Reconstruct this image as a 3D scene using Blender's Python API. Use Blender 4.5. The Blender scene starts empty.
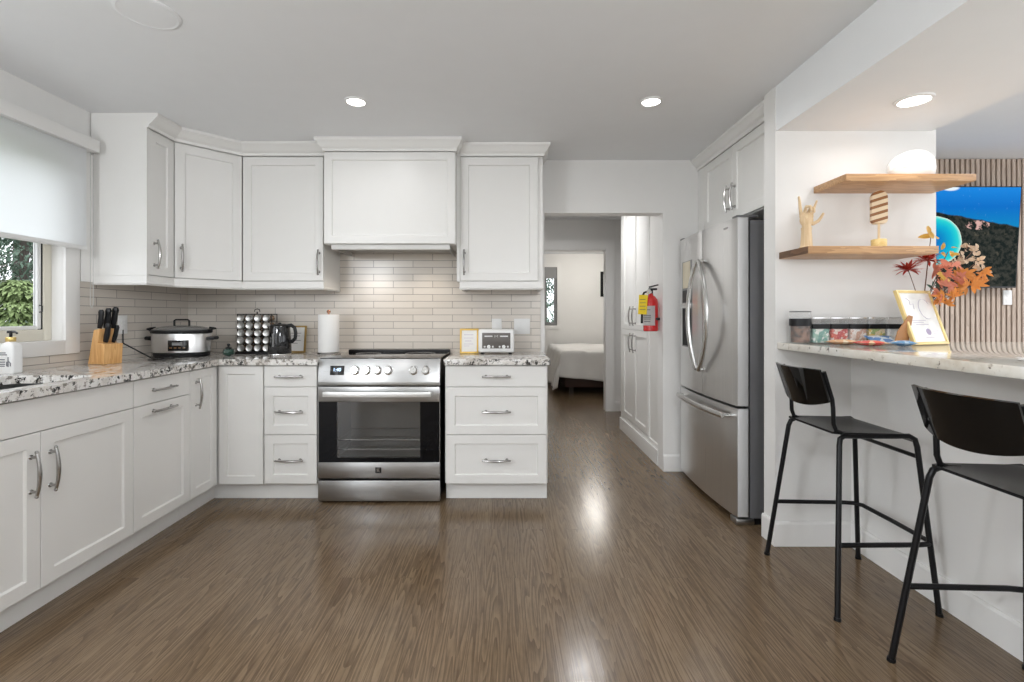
import bpy, bmesh, math, random
from mathutils import Vector, Matrix
random.seed(7)
PI = math.pi
S = bpy.context.scene
C = S.collection

# ---------------------------------------------------------------- camera
F = 490.0                                  # focal length in pixels of a 1024 wide image
H = 1.18                                   # eye height
cd = bpy.data.cameras.new('camera'); cam = bpy.data.objects.new('camera', cd); C.objects.link(cam)
cam.location = (0, 0, H); cam.rotation_euler = (PI/2, 0, 0)
cd.sensor_fit = 'HORIZONTAL'; cd.sensor_width = 36; cd.lens = F/1024*36
cd.shift_x = 7/1024; cd.shift_y = -26/1024; cd.clip_start = .02; cd.clip_end = 200
S.camera = cam
# ---------------------------------------------------------------- world, exposure
W = bpy.data.worlds.new('world'); S.world = W; W.use_nodes = True
bgn = W.node_tree.nodes['Background']; bgn.inputs[0].default_value = (.92, .955, 1, 1); bgn.inputs[1].default_value = 2.5
S.view_settings.view_transform = 'Standard'; S.view_settings.look = 'None'
S.view_settings.gamma = 1; S.view_settings.use_curve_mapping = False
S.view_settings.exposure = 0.10

# ---------------------------------------------------------------- material helpers
MATS = {}
class NT:
    def __init__(s, name):
        s.m = bpy.data.materials.new(name); s.m.use_nodes = True; s.t = s.m.node_tree
        s.b = s.t.nodes['Principled BSDF']
    def n(s, typ, **kw):
        nd = s.t.nodes.new(typ)
        for k, v in kw.items(): setattr(nd, k, v)
        return nd
    def l(s, a, b): s.t.links.new(a, b)
    def setv(s, sock, v):
        if isinstance(v, bpy.types.NodeSocket): s.l(v, sock)
        elif isinstance(v, (tuple, list)) and len(v) == 3 and sock.type == 'RGBA': sock.default_value = (*v, 1)
        else: sock.default_value = v
    def math(s, op, a, b=0.0, c=None, clamp=False):
        nd = s.n('ShaderNodeMath', operation=op); nd.use_clamp = clamp
        s.setv(nd.inputs[0], a); s.setv(nd.inputs[1], b)
        if c is not None: s.setv(nd.inputs[2], c)
        return nd.outputs[0]
    def mix(s, f, a, b, blend='MIX'):
        nd = s.n('ShaderNodeMix', data_type='RGBA', blend_type=blend)
        s.setv(nd.inputs[0], f); s.setv(nd.inputs[6], a); s.setv(nd.inputs[7], b)
        return nd.outputs[2]
    def coord(s, kind='Object'):
        return s.n('ShaderNodeTexCoord').outputs[kind]
    def sep(s, v):
        nd = s.n('ShaderNodeSeparateXYZ'); s.l(v, nd.inputs[0]); return nd.outputs
    def comb(s, x=0., y=0., z=0.):
        nd = s.n('ShaderNodeCombineXYZ')
        for i, v in enumerate((x, y, z)): s.setv(nd.inputs[i], v)
        return nd.outputs[0]
    def scale(s, v, sc):
        nd = s.n('ShaderNodeVectorMath', operation='MULTIPLY'); s.l(v, nd.inputs[0]); nd.inputs[1].default_value = sc
        return nd.outputs[0]
    def noise(s, v, scale=5, detail=3, rough=.5, out=0):
        nd = s.n('ShaderNodeTexNoise'); s.l(v, nd.inputs['Vector'])
        nd.inputs['Scale'].default_value = scale; nd.inputs['Detail'].default_value = detail; nd.inputs['Roughness'].default_value = rough
        return nd.outputs[out]
    def ramp(s, v, stops, interp='LINEAR'):
        nd = s.n('ShaderNodeValToRGB'); s.l(v, nd.inputs[0]); r = nd.color_ramp; r.interpolation = interp
        while len(r.elements) < len(stops): r.elements.new(.5)
        for e, (p, c) in zip(r.elements, stops):
            e.position = p; e.color = (*c, 1) if len(c) == 3 else c
        return nd.outputs[0]
    def bump(s, h, strength=.2, dist=.01):
        nd = s.n('ShaderNodeBump'); nd.inputs['Strength'].default_value = strength; nd.inputs['Distance'].default_value = dist
        s.l(h, nd.inputs['Height']); s.l(nd.outputs[0], s.b.inputs['Normal'])
    def smooth(s, v, a, b):
        nd = s.n('ShaderNodeMapRange', interpolation_type='SMOOTHSTEP'); s.setv(nd.inputs[0], v)
        nd.inputs[1].default_value = a; nd.inputs[2].default_value = b
        return nd.outputs[0]

def mat(name, col, rough=.5, metal=0., spec=.5, trans=0., emit=None, es=0., coat=0., vary=.03, alpha=1., ior=1.45):
    """plain procedural material with a faint tonal mottling"""
    if name in MATS: return MATS[name]
    k = NT(name); b = k.b
    if vary and not trans:
        f = k.noise(k.coord(), 9, 2)
        c2 = tuple(max(0, x*(1-vary)) for x in col); c1 = tuple(min(1, x*(1+vary)) for x in col)
        k.l(k.mix(f, c2, c1), b.inputs['Base Color'])
    else: b.inputs['Base Color'].default_value = (*col, 1)
    b.inputs['Roughness'].default_value = rough; b.inputs['Metallic'].default_value = metal
    b.inputs['Specular IOR Level'].default_value = spec; b.inputs['IOR'].default_value = ior
    b.inputs['Transmission Weight'].default_value = trans; b.inputs['Coat Weight'].default_value = coat
    b.inputs['Alpha'].default_value = alpha
    if emit: b.inputs['Emission Color'].default_value = (*emit, 1); b.inputs['Emission Strength'].default_value = es
    MATS[name] = k.m
    return k.m

M_cab = mat('cabinet_paint', (.81, .80, .775), .33, vary=.01)
M_wall = mat('wall_paint', (.81, .80, .78), .6, vary=.015)
M_ceil = mat('ceiling_paint', (.865, .875, .885), .75, vary=.015)
M_trim = mat('trim_paint', (.83, .82, .80), .35, vary=.01)
M_black = mat('black_metal', (.007, .007, .008), .30, spec=.3, vary=.1)
M_blackgl = mat('black_gloss', (.006, .006, .007), .06, coat=.5, vary=0)
M_blackpl = mat('black_plastic', (.009, .009, .010), .35, spec=.35, vary=.1)
M_chrome = mat('chrome', (.72, .71, .70), .14, 1, vary=0)
M_nickel = mat('satin_nickel', (.42, .41, .40), .22, 1, vary=.05)
M_white = mat('white_plastic', (.84, .84, .83), .35, vary=.01)
M_paper = mat('paper', (.86, .855, .84), .8, vary=.01)
M_gold = mat('gold_wood', (.70, .50, .20), .35, vary=.12)
M_glass = mat('clear_glass', (1, 1, 1), .01, trans=1, vary=0)
M_red = mat('extinguisher_red', (.60, .02, .02), .25, coat=.4)
M_yel = mat('tag_yellow', (.85, .62, .02), .6)
M_grey = mat('grey_plastic', (.22, .22, .22), .5)
M_dark = mat('dark_gap', (.01, .01, .01), .8)
M_lamp = mat('lamp_glow', (1, 1, 1), .5, emit=(1, .96, .90), es=9, vary=0)
M_lampw = mat('lamp_glow_warm', (1, 1, 1), .5, emit=(1, .86, .68), es=6, vary=0)
M_globe = mat('frosted_globe', (1, 1, 1), .5, vary=0, alpha=.12)  # glowing globe of the added lamps behind the camera
M_globe.node_tree.nodes['Principled BSDF'].inputs['Emission Color'].default_value = (1, .98, .95, 1); M_globe.node_tree.nodes['Principled BSDF'].inputs['Emission Strength'].default_value = 2.
M_ink = mat('ink', (.10, .10, .12), .7)

def m_steel(name, axis, base=.50, rough=.27):
    k = NT(name); c = k.coord()
    sc = [3, 3, 3]; sc = [220 if i != axis else 2 for i in range(3)]
    f = k.noise(k.scale(c, tuple(sc)), 1, 2)
    k.l(k.mix(f, (base*.90,)*3, (base*1.08, base*1.07, base*1.05)), k.b.inputs['Base Color'])
    k.b.inputs['Metallic'].default_value = 1
    k.l(k.math('MULTIPLY_ADD', f, .10, rough-.05), k.b.inputs['Roughness'])
    return k.m
M_steelv = m_steel('brushed_steel_vertical', 2, .74, .30)
M_steelh = m_steel('brushed_steel_horizontal', 0, .46, .30)
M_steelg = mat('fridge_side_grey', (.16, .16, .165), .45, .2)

def m_floor():
    k = NT('oak_floor'); c = k.coord(); x, y, z = k.sep(c)
    br = k.n('ShaderNodeTexBrick'); k.l(k.comb(y, x, 0.), br.inputs['Vector'])
    br.offset = .37; br.offset_frequency = 3
    for n_, v in (('Scale', 1), ('Mortar Size', .0005), ('Mortar Smooth', .3), ('Bias', 0), ('Brick Width', 1.35), ('Row Height', .082)): br.inputs[n_].default_value = v
    br.inputs['Color1'].default_value = (0, 0, 0, 1); br.inputs['Color2'].default_value = (1, 1, 1, 1); br.inputs['Mortar'].default_value = (.5, .5, .5, 1)
    pid = k.sep(br.outputs['Color'])[0]
    # oak grain: long streaks along the boards and stretched cathedral arches, different on every board
    v = k.comb(k.math('MULTIPLY_ADD', pid, 13.7, x), k.math('MULTIPLY_ADD', pid, 5.3, y), pid)
    low = k.noise(k.scale(v, (20., 1.0, 1.)), 1., 1.2, .35)
    ring = k.math('FRACT', k.math('MULTIPLY', low, 13.))
    ring = k.smooth(ring, .0, .9)
    jag = k.noise(k.scale(v, (90., 22., 1.)), 1, 2)
    fine = k.noise(k.scale(v, (260., 5., 1.)), 1, 3)
    base = k.ramp(pid, [(0, (.150, .102, .060)), (.35, (.190, .135, .083)), (.7, (.165, .113, .069)), (1, (.215, .155, .098))])
    big = k.noise(k.scale(c, (3., .5, 1.)), 1.2, 2)
    base = k.mix(k.math('MULTIPLY', big, .5), base, (.130, .087, .050))
    g = k.math('ADD', k.math('ADD', k.math('MULTIPLY', ring, .24), k.math('MULTIPLY', fine, .62)), k.math('MULTIPLY', jag, .26))
    col = k.mix(k.smooth(g, .30, .85), k.mix(1., base, (.60, .56, .52), 'MULTIPLY'), k.mix(1., base, (1.27, 1.26, 1.23), 'MULTIPLY'))
    col = k.mix(k.math('MULTIPLY', br.outputs['Fac'], .6), col, (.06, .038, .022))
    k.l(col, k.b.inputs['Base Color'])
    k.l(k.math('MULTIPLY_ADD', k.noise(c, 14, 3), .12, .15), k.b.inputs['Roughness'])
    k.b.inputs['Specular IOR Level'].default_value = .5
    k.bump(k.math('SUBTRACT', g, k.math('MULTIPLY', br.outputs['Fac'], 2.)), .10, .002)
    return k.m
M_floor = m_floor()

def m_granite():
    k = NT('speckled_granite'); c = k.coord()
    n1 = k.noise(c, 38, 5, .65); n2 = k.noise(c, 11, 4, .6); n3 = k.noise(k.scale(c, (1, 1.3, 1)), 75, 3, .6)
    col = k.ramp(n2, [(.30, (.50, .46, .41)), (.46, (.72, .69, .65)), (.60, (.80, .785, .76)), (.75, (.60, .575, .54))])
    col = k.mix(k.smooth(n1, .52, .60), col, (.27, .245, .215))
    col = k.mix(k.smooth(k.math('MULTIPLY', k.noise(c, 85, 4, .7), k.noise(c, 24, 2, .5)), .285, .33), col, (.03, .028, .026))
    col = k.mix(k.smooth(n3, .62, .70), col, (.88, .87, .85))
    k.l(col, k.b.inputs['Base Color']); k.b.inputs['Roughness'].default_value = .10
    return k.m
M_gran = m_granite()

def m_granite_light():
    k = NT('cream_granite'); c = k.coord()
    n1 = k.noise(c, 30, 5, .65); n2 = k.noise(c, 8, 4, .6); n3 = k.noise(c, 80, 3, .6)
    col = k.ramp(n2, [(.30, (.62, .55, .45)), (.48, (.78, .74, .66)), (.70, (.84, .82, .77))])
    col = k.mix(k.smooth(n1, .57, .68), col, (.42, .36, .29))
    col = k.mix(k.smooth(k.math('MULTIPLY', n1, n3), .36, .42), col, (.08, .07, .06))
    k.l(col, k.b.inputs['Base Color']); k.b.inputs['Roughness'].default_value = .08
    return k.m
M_granL = m_granite_light()

def m_tile(name, ax):
    k = NT(name); c = k.coord(); o = k.sep(c)
    br = k.n('ShaderNodeTexBrick'); k.l(k.comb(k.math('ADD', o[ax], 10.05), k.math('ADD', o[2], 10. - .903 + .013)), br.inputs['Vector'])
    br.offset = .5; br.offset_frequency = 2
    for n_, v in (('Scale', 1), ('Mortar Size', .0019), ('Mortar Smooth', .15), ('Bias', 0), ('Brick Width', .297), ('Row Height', .0512)): br.inputs[n_].default_value = v
    br.inputs['Color1'].default_value = (.67, .615, .55, 1); br.inputs['Color2'].default_value = (.745, .69, .625, 1)
    br.inputs['Mortar'].default_value = (.27, .245, .22, 1)
    st = k.noise(k.scale(c, (9, 9, 60)), 1, 2)
    k.l(k.mix(k.math('MULTIPLY', st, .25), br.outputs['Color'], (.60, .55, .49)), k.b.inputs['Base Color'])
    k.b.inputs['Roughness'].default_value = .22
    k.bump(k.math('SUBTRACT', 1., br.outputs['Fac']), .6, .002)
    return k.m
M_tileb = m_tile('linear_tile_back', 0); M_tilel = m_tile('linear_tile_left', 1)

def m_wood(name, c1, c2, axis=0, rough=.4, sc=1.):
    k = NT(name); c = k.coord(); s = [26*sc]*3; s[axis] = 2.2*sc
    low = k.noise(k.scale(c, tuple(s)), 1, 3, .55)
    s2 = [140*sc]*3; s2[axis] = 5*sc
    fine = k.noise(k.scale(c, tuple(s2)), 1, 2)
    g = k.math('ADD', k.math('MULTIPLY', k.math('FRACT', k.math('MULTIPLY', low, 6.)), .5), k.math('MULTIPLY', fine, .5))
    k.l(k.mix(k.smooth(g, .15, .85), c1, c2), k.b.inputs['Base Color']); k.b.inputs['Roughness'].default_value = rough
    return k.m
M_shelf = m_wood('oak_shelf', (.40, .215, .095), (.60, .36, .18), 0, .4)
M_shelfd = m_wood('shelf_end_dark', (.10, .05, .02), (.20, .10, .05), 1, .5)
M_slat = m_wood('slat_oak', (.40, .31, .245), (.54, .44, .36), 2, .55)
M_block = m_wood('beech_block', (.62, .31, .10), (.78, .47, .20), 2, .4)
M_hand = m_wood('pale_wood', (.68, .48, .27), (.78, .60, .38), 2, .45)
M_lemon = m_wood('yellow_wood', (.76, .55, .20), (.84, .64, .28), 0, .45)
M_felt = mat('slat_backing_felt', (.035, .03, .028), .9)
M_pink = mat('bedding', (.74, .72, .69), .9)

# ---------------------------------------------------------------- geometry helpers
class MB:
    def __init__(s): s.bm = bmesh.new()
    def _merge(s, tmp, mtx=None):
        if mtx is not None: tmp.transform(mtx)
        me = bpy.data.meshes.new('tmp'); tmp.to_mesh(me); tmp.free(); s.bm.from_mesh(me); bpy.data.meshes.remove(me)
        return s
    def box(s, x0, x1, y0, y1, z0, z1, bev=0., seg=2, mtx=None):
        t = bmesh.new(); bmesh.ops.create_cube(t, size=1)
        for v in t.verts: v.co = Vector(((x0+x1)/2+v.co.x*(x1-x0), (y0+y1)/2+v.co.y*(y1-y0), (z0+z1)/2+v.co.z*(z1-z0)))
        if bev: bmesh.ops.bevel(t, geom=t.edges[:], offset=bev, segments=seg, affect='EDGES', profile=.5)
        return s._merge(t, mtx)
    def prism(s, pts, axis, a, b, bev=0., mtx=None):
        """extrude a 2D polygon along an axis (0,1,2); pts are the other two coordinates in order"""
        t = bmesh.new()
        def P(p, d):
            q = list(p); q.insert(axis, d); return Vector(q)
        A = [t.verts.new(P(p, a)) for p in pts]; B = [t.verts.new(P(p, b)) for p in pts]; n = len(pts)
        t.faces.new(A); t.faces.new(B[::-1])
        for i in range(n): t.faces.new((A[i], B[i], B[(i+1) % n], A[(i+1) % n]))
        bmesh.ops.recalc_face_normals(t, faces=t.faces)
        if bev: bmesh.ops.bevel(t, geom=t.edges[:], offset=bev, segments=2, affect='EDGES', profile=.5)
        return s._merge(t, mtx)
    def cyl(s, p0, p1, r0, r1=None, seg=20, bev=0.):
        r1 = r0 if r1 is None else r1; p0 = Vector(p0); p1 = Vector(p1); d = p1-p0
        t = bmesh.new(); bmesh.ops.create_cone(t, cap_ends=True, segments=seg, radius1=r0, radius2=r1, depth=d.length)
        if bev:
            ed = [e for e in t.edges if any(len(f.verts) > 4 for f in e.link_faces)]
            bmesh.ops.bevel(t, geom=ed, offset=bev, segments=2, affect='EDGES', profile=.5)
        return s._merge(t, Matrix.Translation((p0+p1)/2) @ d.to_track_quat('Z', 'Y').to_matrix().to_4x4())
    def ball(s, c, r, seg=16, mtx=None):
        t = bmesh.new(); bmesh.ops.create_uvsphere(t, u_segments=seg, v_segments=max(6, seg//2), radius=1)
        r = (r, r, r) if not isinstance(r, (tuple, list)) else r
        m = Matrix.Translation(c) @ (mtx.to_4x4() if mtx is not None else Matrix()) @ Matrix.Diagonal((*r, 1))
        return s._merge(t, m)
    def lathe(s, prof, c=(0, 0, 0), seg=28, axis='Z', sx=1., sy=1., mtx=None):
        t = bmesh.new(); rings = []
        for r, z in prof:
            rings.append([t.verts.new((r*math.cos(2*PI*i/seg)*sx, r*math.sin(2*PI*i/seg)*sy, z)) for i in range(seg)])
        for a, b in zip(rings, rings[1:]):
            for i in range(seg): t.faces.new((a[i], a[(i+1) % seg], b[(i+1) % seg], b[i]))
        t.faces.new(rings[0][::-1]); t.faces.new(rings[-1])
        m = Matrix.Translation(c)
        if axis == 'Y': m = m @ Matrix.Rotation(PI/2, 4, 'X')      # local z -> -y
        if axis == 'X': m = m @ Matrix.Rotation(PI/2, 4, 'Y')      # local z -> +x
        if mtx is not None: m = m @ mtx
        bmesh.ops.recalc_face_normals(t, faces=t.faces)
        return s._merge(t, m)
    def tube(s, pts, r, seg=10, flat=None, up=(0, 0, 1), closed=False):
        """sweep along points; r may be a list; flat=(a,b) uses an elliptical section (a along side, b along up)"""
        P = [Vector(p) for p in pts]; n = len(P); R = r if isinstance(r, (list, tuple)) else [r]*n
        t = bmesh.new(); rings = []
        prev = None
        for i, p in enumerate(P):
            if closed: d = P[(i+1) % n]-P[i-1]
            else: d = (P[min(i+1, n-1)]-P[max(i-1, 0)])
            d.normalize()
            if prev is None:
                u = Vector(up)
                if abs(u.dot(d)) > .95: u = Vector((1, 0, 0)) if abs(d.x) < .9 else Vector((0, 1, 0))
                sd = d.cross(u).normalized()
            else:
                sd = (prev - d*prev.dot(d)).normalized()
            prev = sd; uu = sd.cross(d).normalized()
            a, b = (flat if flat else (R[i], R[i]))
            if flat: a *= R[i]; b *= R[i]
            rings.append([t.verts.new(p + sd*a*math.cos(2*PI*j/seg) + uu*b*math.sin(2*PI*j/seg)) for j in range(seg)])
        for k in range(n if closed else n-1):
            a, b = rings[k], rings[(k+1) % n]
            for j in range(seg): t.faces.new((a[j], a[(j+1) % seg], b[(j+1) % seg], b[j]))
        if not closed: t.faces.new(rings[0][::-1]); t.faces.new(rings[-1])
        bmesh.ops.recalc_face_normals(t, faces=t.faces)
        return s._merge(t)
    def shaker(s, x0, x1, z0, z1, y=0., t_=.02, fw=.055, dep=.010, lip=.005):
        """door slab whose front faces -y, frame with a recessed flat panel"""
        t = bmesh.new()
        def ring(i, yy): return [t.verts.new((x0+i, yy, z0+i)), t.verts.new((x1-i, yy, z0+i)), t.verts.new((x1-i, yy, z1-i)), t.verts.new((x0+i, yy, z1-i))]
        rs = [ring(0, y+t_), ring(0, y+.0015), ring(.0015, y), ring(fw, y), ring(fw+lip, y+dep)]
        for a, b in zip(rs, rs[1:]):
            for i in range(4): t.faces.new((a[i], a[(i+1) % 4], b[(i+1) % 4], b[i]))
        t.faces.new(rs[-1]); t.faces.new(rs[0][::-1])
        bmesh.ops.recalc_face_normals(t, faces=t.faces)
        return s._merge(t)
    def moulding(s, path, prof):
        """sweep a profile (d outwards to the right of travel, z) along a horizontal path with mitred corners"""
        P = [Vector(p) for p in path]; n = len(P); t = bmesh.new(); rows = []
        for i in range(n):
            def nrm(a, b): d = (b-a).normalized(); return Vector((d.y, -d.x))
            if i == 0: m = nrm(P[0], P[1])
            elif i == n-1: m = nrm(P[-2], P[-1])
            else:
                a = nrm(P[i-1], P[i]); b = nrm(P[i], P[i+1]); m = (a+b).normalized(); m = m/max(.3, m.dot(a))
            rows.append([t.verts.new((P[i].x+m.x*d, P[i].y+m.y*d, z)) for d, z in prof])
        k = len(prof)
        for a, b in zip(rows, rows[1:]):
            for j in range(k): t.faces.new((a[j], a[(j+1) % k], b[(j+1) % k], b[j]))
        t.faces.new(rows[0][::-1]); t.faces.new(rows[-1])
        bmesh.ops.recalc_face_normals(t, faces=t.faces)
        return s._merge(t)
    def build(s, name, m, parent=None, loc=None, rot=None, smooth=30):
        me = bpy.data.meshes.new(name); s.bm.to_mesh(me); s.bm.free()
        me.materials.append(m)
        if smooth:
            me.shade_smooth()
            try: me.set_sharp_from_angle(angle=math.radians(smooth))
            except Exception: pass
        o = bpy.data.objects.new(name, me); C.objects.link(o)
        if parent: o.parent = parent
        if loc: o.location = loc
        if rot: o.rotation_euler = rot
        return o

def tag(o, label=None, cat=None, group=None, kind=None):
    if label: o['label'] = label
    if cat: o['category'] = cat
    if group: o['group'] = group
    if kind: o['kind'] = kind
    return o
def thing(name, label, cat, loc=(0, 0, 0), rz=0., group=None):
    o = bpy.data.objects.new(name, None); C.objects.link(o); o.location = loc; o.rotation_euler = (0, 0, rz); o.empty_display_size = .05
    return tag(o, label, cat, group)
def struct(name, mb, m, **kw):
    o = mb.build(name, m, **kw)
    if not kw.get('parent'): o['kind'] = 'structure'
    return o
def text_mesh(body, size, name, m, parent, loc, rot, ext=.0004, align='CENTER'):
    cu = bpy.data.curves.new('t', 'FONT'); cu.body = body; cu.size = size; cu.extrude = ext; cu.align_x = align; cu.align_y = 'CENTER'
    t = bpy.data.objects.new('t', cu); C.objects.link(t)
    me = bpy.data.meshes.new_from_object(t.evaluated_get(bpy.context.evaluated_depsgraph_get()))
    bpy.data.objects.remove(t); me.materials.clear(); me.materials.append(m)
    o = bpy.data.objects.new(name, me); C.objects.link(o); o.parent = parent; o.location = loc; o.rotation_euler = rot
    return o
def copy_tree(o, parent=None):
    c = o.copy(); C.objects.link(c); c.parent = parent
    for ch in list(o.children): copy_tree(ch, c)
    return c

# ================================================================ SETTING
YB = 3.707; XL = -2.40; CZ = 2.352
struct('floor', MB().box(XL-.12, 5.4, -2.2, 9.5, -.06, 0), M_floor, smooth=0)
cb = MB().box(XL-.12, 5.4, -2.2, 9.5, CZ, CZ+.08); struct('ceiling', cb, M_ceil, smooth=0)
struct('trim_1', MB().box(1.388, 2.184, -2.2, 2.51, 2.1225, CZ), M_ceil, smooth=0)   # dropped bulkhead over the bar
# back wall with the doorway
b = MB(); b.box(XL-.12, .30, YB, YB+.12, 0, CZ); b.box(.30, 1.195, YB, YB+.12, 1.952, CZ); b.box(1.195, 5.4, YB, YB+.12, 0, CZ)
struct('wall_back', b, M_wall, smooth=0)
# left wall with the window hole
WY0, WY1, WZ0, WZ1 = 1.25, 2.655, 1.043, 2.05
b = MB(); b.box(XL-.12, XL, .8, WY0, 0, CZ); b.box(XL-.12, XL, -2.2, .8, 2.2, CZ); b.box(XL-.12, XL, WY1, YB, 0, CZ); b.box(XL-.12, XL, WY0, WY1, 0, WZ0); b.box(XL-.12, XL, WY0, WY1, WZ1, CZ)  # unseen wide opening behind the camera added for side daylight
struct('wall_left', b, M_wall, smooth=0)
struct('wall_right', MB().box(1.385, 2.208, 2.51, 2.62, 0, CZ), M_wall, smooth=0)      # stub wall carrying the shelves
struct('wall_alcove', MB().box(2.12, 2.208, 2.62, YB, 0, CZ), M_wall, smooth=0)
b = MB(); b.box(5.3, 5.4, -2.2, -1.2, 0, CZ); b.box(5.3, 5.4, 3.1, YB, 0, CZ); b.box(5.3, 5.4, -1.2, 3.1, 0, .15); b.box(5.3, 5.4, -1.2, 3.1, 2.2, CZ)  # unseen wide opening added to let daylight in from the right
struct('wall_living_right', b, M_wall, smooth=0)
struct('wall_bar', MB().box(1.774, 2.62, -1.6, 2.51, 0, 1.003), M_trim, smooth=0)      # low wall under the bar top
# hallway
struct('wall_hall_left', MB().box(.08, .20, YB+.12, 6.02, 0, CZ), M_wall, smooth=0)
struct('wall_hall_right', MB().box(1.90, 2.02, YB+.12, 6.02, 0, CZ), M_wall, smooth=0)
b = MB(); b.box(-.6, .42, 6.02, 6.14, 0, CZ); b.box(1.247, 3.3, 6.02, 6.14, 0, CZ); b.box(.42, 1.247, 6.02, 6.14, 1.99, CZ)
struct('wall_hall_back', b, M_wall, smooth=0)
b = MB(); b.box(.31, .42, 6.0, 6.02, 0, 2.10); b.box(1.235, 1.345, 6.0, 6.02, 0, 2.10); b.box(.42, 1.235, 6.0, 6.02, 1.99, 2.10)
b.box(1.235, 1.247, 6.02, 6.14, 0, 1.99); b.box(.42, .437, 6.02, 6.14, 0, 1.99); b.box(.42, 1.23, 6.02, 6.14, 1.973, 1.99)
struct('trim_2', b, M_trim, smooth=0)
# bedroom
b = MB(); b.box(-.6, .42, 9.4, 9.5, 0, CZ); b.box(1.0, 3.3, 9.4, 9.5, 0, CZ); b.box(.42, 1.0, 9.4, 9.5, 0, .98); b.box(.42, 1.0, 9.4, 9.5, 2.10, CZ)
struct('wall_bedroom_back', b, M_wall, smooth=0)
struct('wall_bedroom_left', MB().box(-.6, -.5, 6.14, 9.4, 0, CZ), M_wall, smooth=0)
struct('wall_bedroom_right', MB().box(3.2, 3.3, 6.14, 9.4, 0, CZ), M_wall, smooth=0)
# baseboards
BP = [(0, 0), (.014, 0), (.014, .112), (.009, .123), (0, .123)]
def base(name, path): struct(name, MB().moulding(path, BP), M_trim, smooth=0)
base('baseboard_stub', [(1.385, 2.62), (1.385, 2.51), (1.774, 2.51), (1.774, -1.6)])
base('baseboard_back', [(1.1951, YB), (1.47, YB)])
base('baseboard_hall', [(1.345, 6.02), (1.9, 6.02)])
base('baseboard_bedroom', [(-.5, 9.4), (3.2, 9.4)])

b = MB(); b.box(XL-.12, -1.6, -2.3, -2.2, 0, CZ); b.box(1.9, 3.0, -2.3, -2.2, 0, CZ); b.box(5.0, 5.4, -2.3, -2.2, 0, CZ)
b.box(-1.6, 1.9, -2.3, -2.2, 0, 1.1); b.box(-1.6, .1, -2.3, -2.2, 1.1, 2.0); b.box(-1.6, 1.9, -2.3, -2.2, 2.0, CZ); b.box(3.0, 5.0, -2.3, -2.2, 2.15, CZ); struct('wall_rear', b, M_wall, smooth=0)
# window in the left wall
b = MB()                                                      # casing boards on the wall
b.box(XL, XL+.02, WY1, WY1+.09, WZ0-.075, WZ1+.09, .002); b.box(XL, XL+.02, WY0-.09, WY0, WZ0-.075, WZ1+.09, .002)
b.box(XL, XL+.02, WY0, WY1, WZ0-.075, WZ0, .002); b.box(XL, XL+.02, WY0, WY1, WZ1, WZ1+.09, .002)
win = struct('window_1', b, M_trim)
M_vinyl = mat('cream_vinyl', (.74, .70, .60), .4)
b = MB(); XI = XL-.055
b.box(XI-.045, XI, WY1-.045, WY1, WZ0, WZ1, .004); b.box(XI-.045, XI, WY0, WY0+.075, WZ0, WZ1, .004)
b.box(XI-.045, XI, WY0+.075, WY1-.045, WZ0, WZ0+.06, .004); b.box(XI-.045, XI, WY0+.075, WY1-.045, WZ1-.06, WZ1, .004)
b.build('window_frame', M_vinyl, win)
b = MB(); y1 = WY1-.050
for ya, yb_ in ((y1-.022, y1), (WY0+.08, WY0+.12)): b.box(XI-.034, XI-.010, ya, yb_, WZ0+.064, WZ1-.064, .003)
b.box(XI-.034, XI-.010, WY0+.12, y1-.022, WZ0+.061, WZ0+.080, .003); b.box(XI-.034, XI-.010, WY0+.12, y1-.022, WZ1-.085, WZ1-.064, .003)
b.build('window_sash', M_white, win)
MB().box(XI-.03, XI-.008, WY1-.0498, WY1-.0452, WZ0+.06, WZ1-.06).build('weather_seal', M_blackpl, win)
b = MB(); b.tube([(XI-.006, y1-.014, 1.195), (XI+.008, y1-.014, 1.198), (XI+.008, y1-.014, 1.228), (XI-.006, y1-.014, 1.231)], .003, 8); b.build('latch', M_blackpl, win)
MB().box(XI-.026, XI-.022, WY0+.12, y1-.022, WZ0+.08, WZ1-.085).build('pane', mat('window_glass', (1, 1, 1), 0, trans=1, vary=0, ior=1.01), win)

# roller blind
bl = thing('roller_blind', 'white roller blind half lowered over the kitchen window above the sink', 'blind', (XL, 2.0, 2.1))
bz = bl.location
def L(o, x0, x1, y0, y1, z0, z1, bev=0.): return MB().box(x0-o.x, x1-o.x, y0-o.y, y1-o.y, z0-o.z, z1-o.z, bev)
L(bz, XL+.001, XL+.10, 1.1, 2.783, 2.10, 2.168, .003).build('valance', M_trim, bl)
M_fab = mat('blind_fabric', (.86, .86, .85), .8, emit=(.95, .97, 1), es=0.0)
kk = NT('blind_cloth'); tr = kk.n('ShaderNodeBsdfTranslucent'); tr.inputs[0].default_value = (.95, .96, .97, 1)
mx = kk.n('ShaderNodeMixShader'); mx.inputs[0].default_value = .80; out = kk.t.nodes['Material Output']
kk.b.inputs['Base Color'].default_value = (.87, .87, .86, 1); kk.b.inputs['Roughness'].default_value = .8
kk.bump(kk.noise(kk.coord(), 900, 1), .1, .0005)
kk.l(kk.b.outputs[0], mx.inputs[1]); kk.l(tr.outputs[0], mx.inputs[2]); kk.l(mx.outputs[0], out.inputs[0])
L(bz, XL+.066, XL+.068, 1.15, 2.73, 1.565, 2.10).build('blind_fabric', kk.m, bl)
L(bz, XL+.058, XL+.074, 1.15, 2.73, 1.540, 1.565, .004).build('hem_bar', M_white, bl)
ch = MB(); ch.tube([(.06, .785, 0.0), (.06, .785, -.86), (.06, .775, -.88), (.06, .765, -.86), (.06, .765, 0.0)], .0016, 6); ch.build('pull_chain', mat('chain_grey', (.55, .55, .53), .4), bl)
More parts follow.
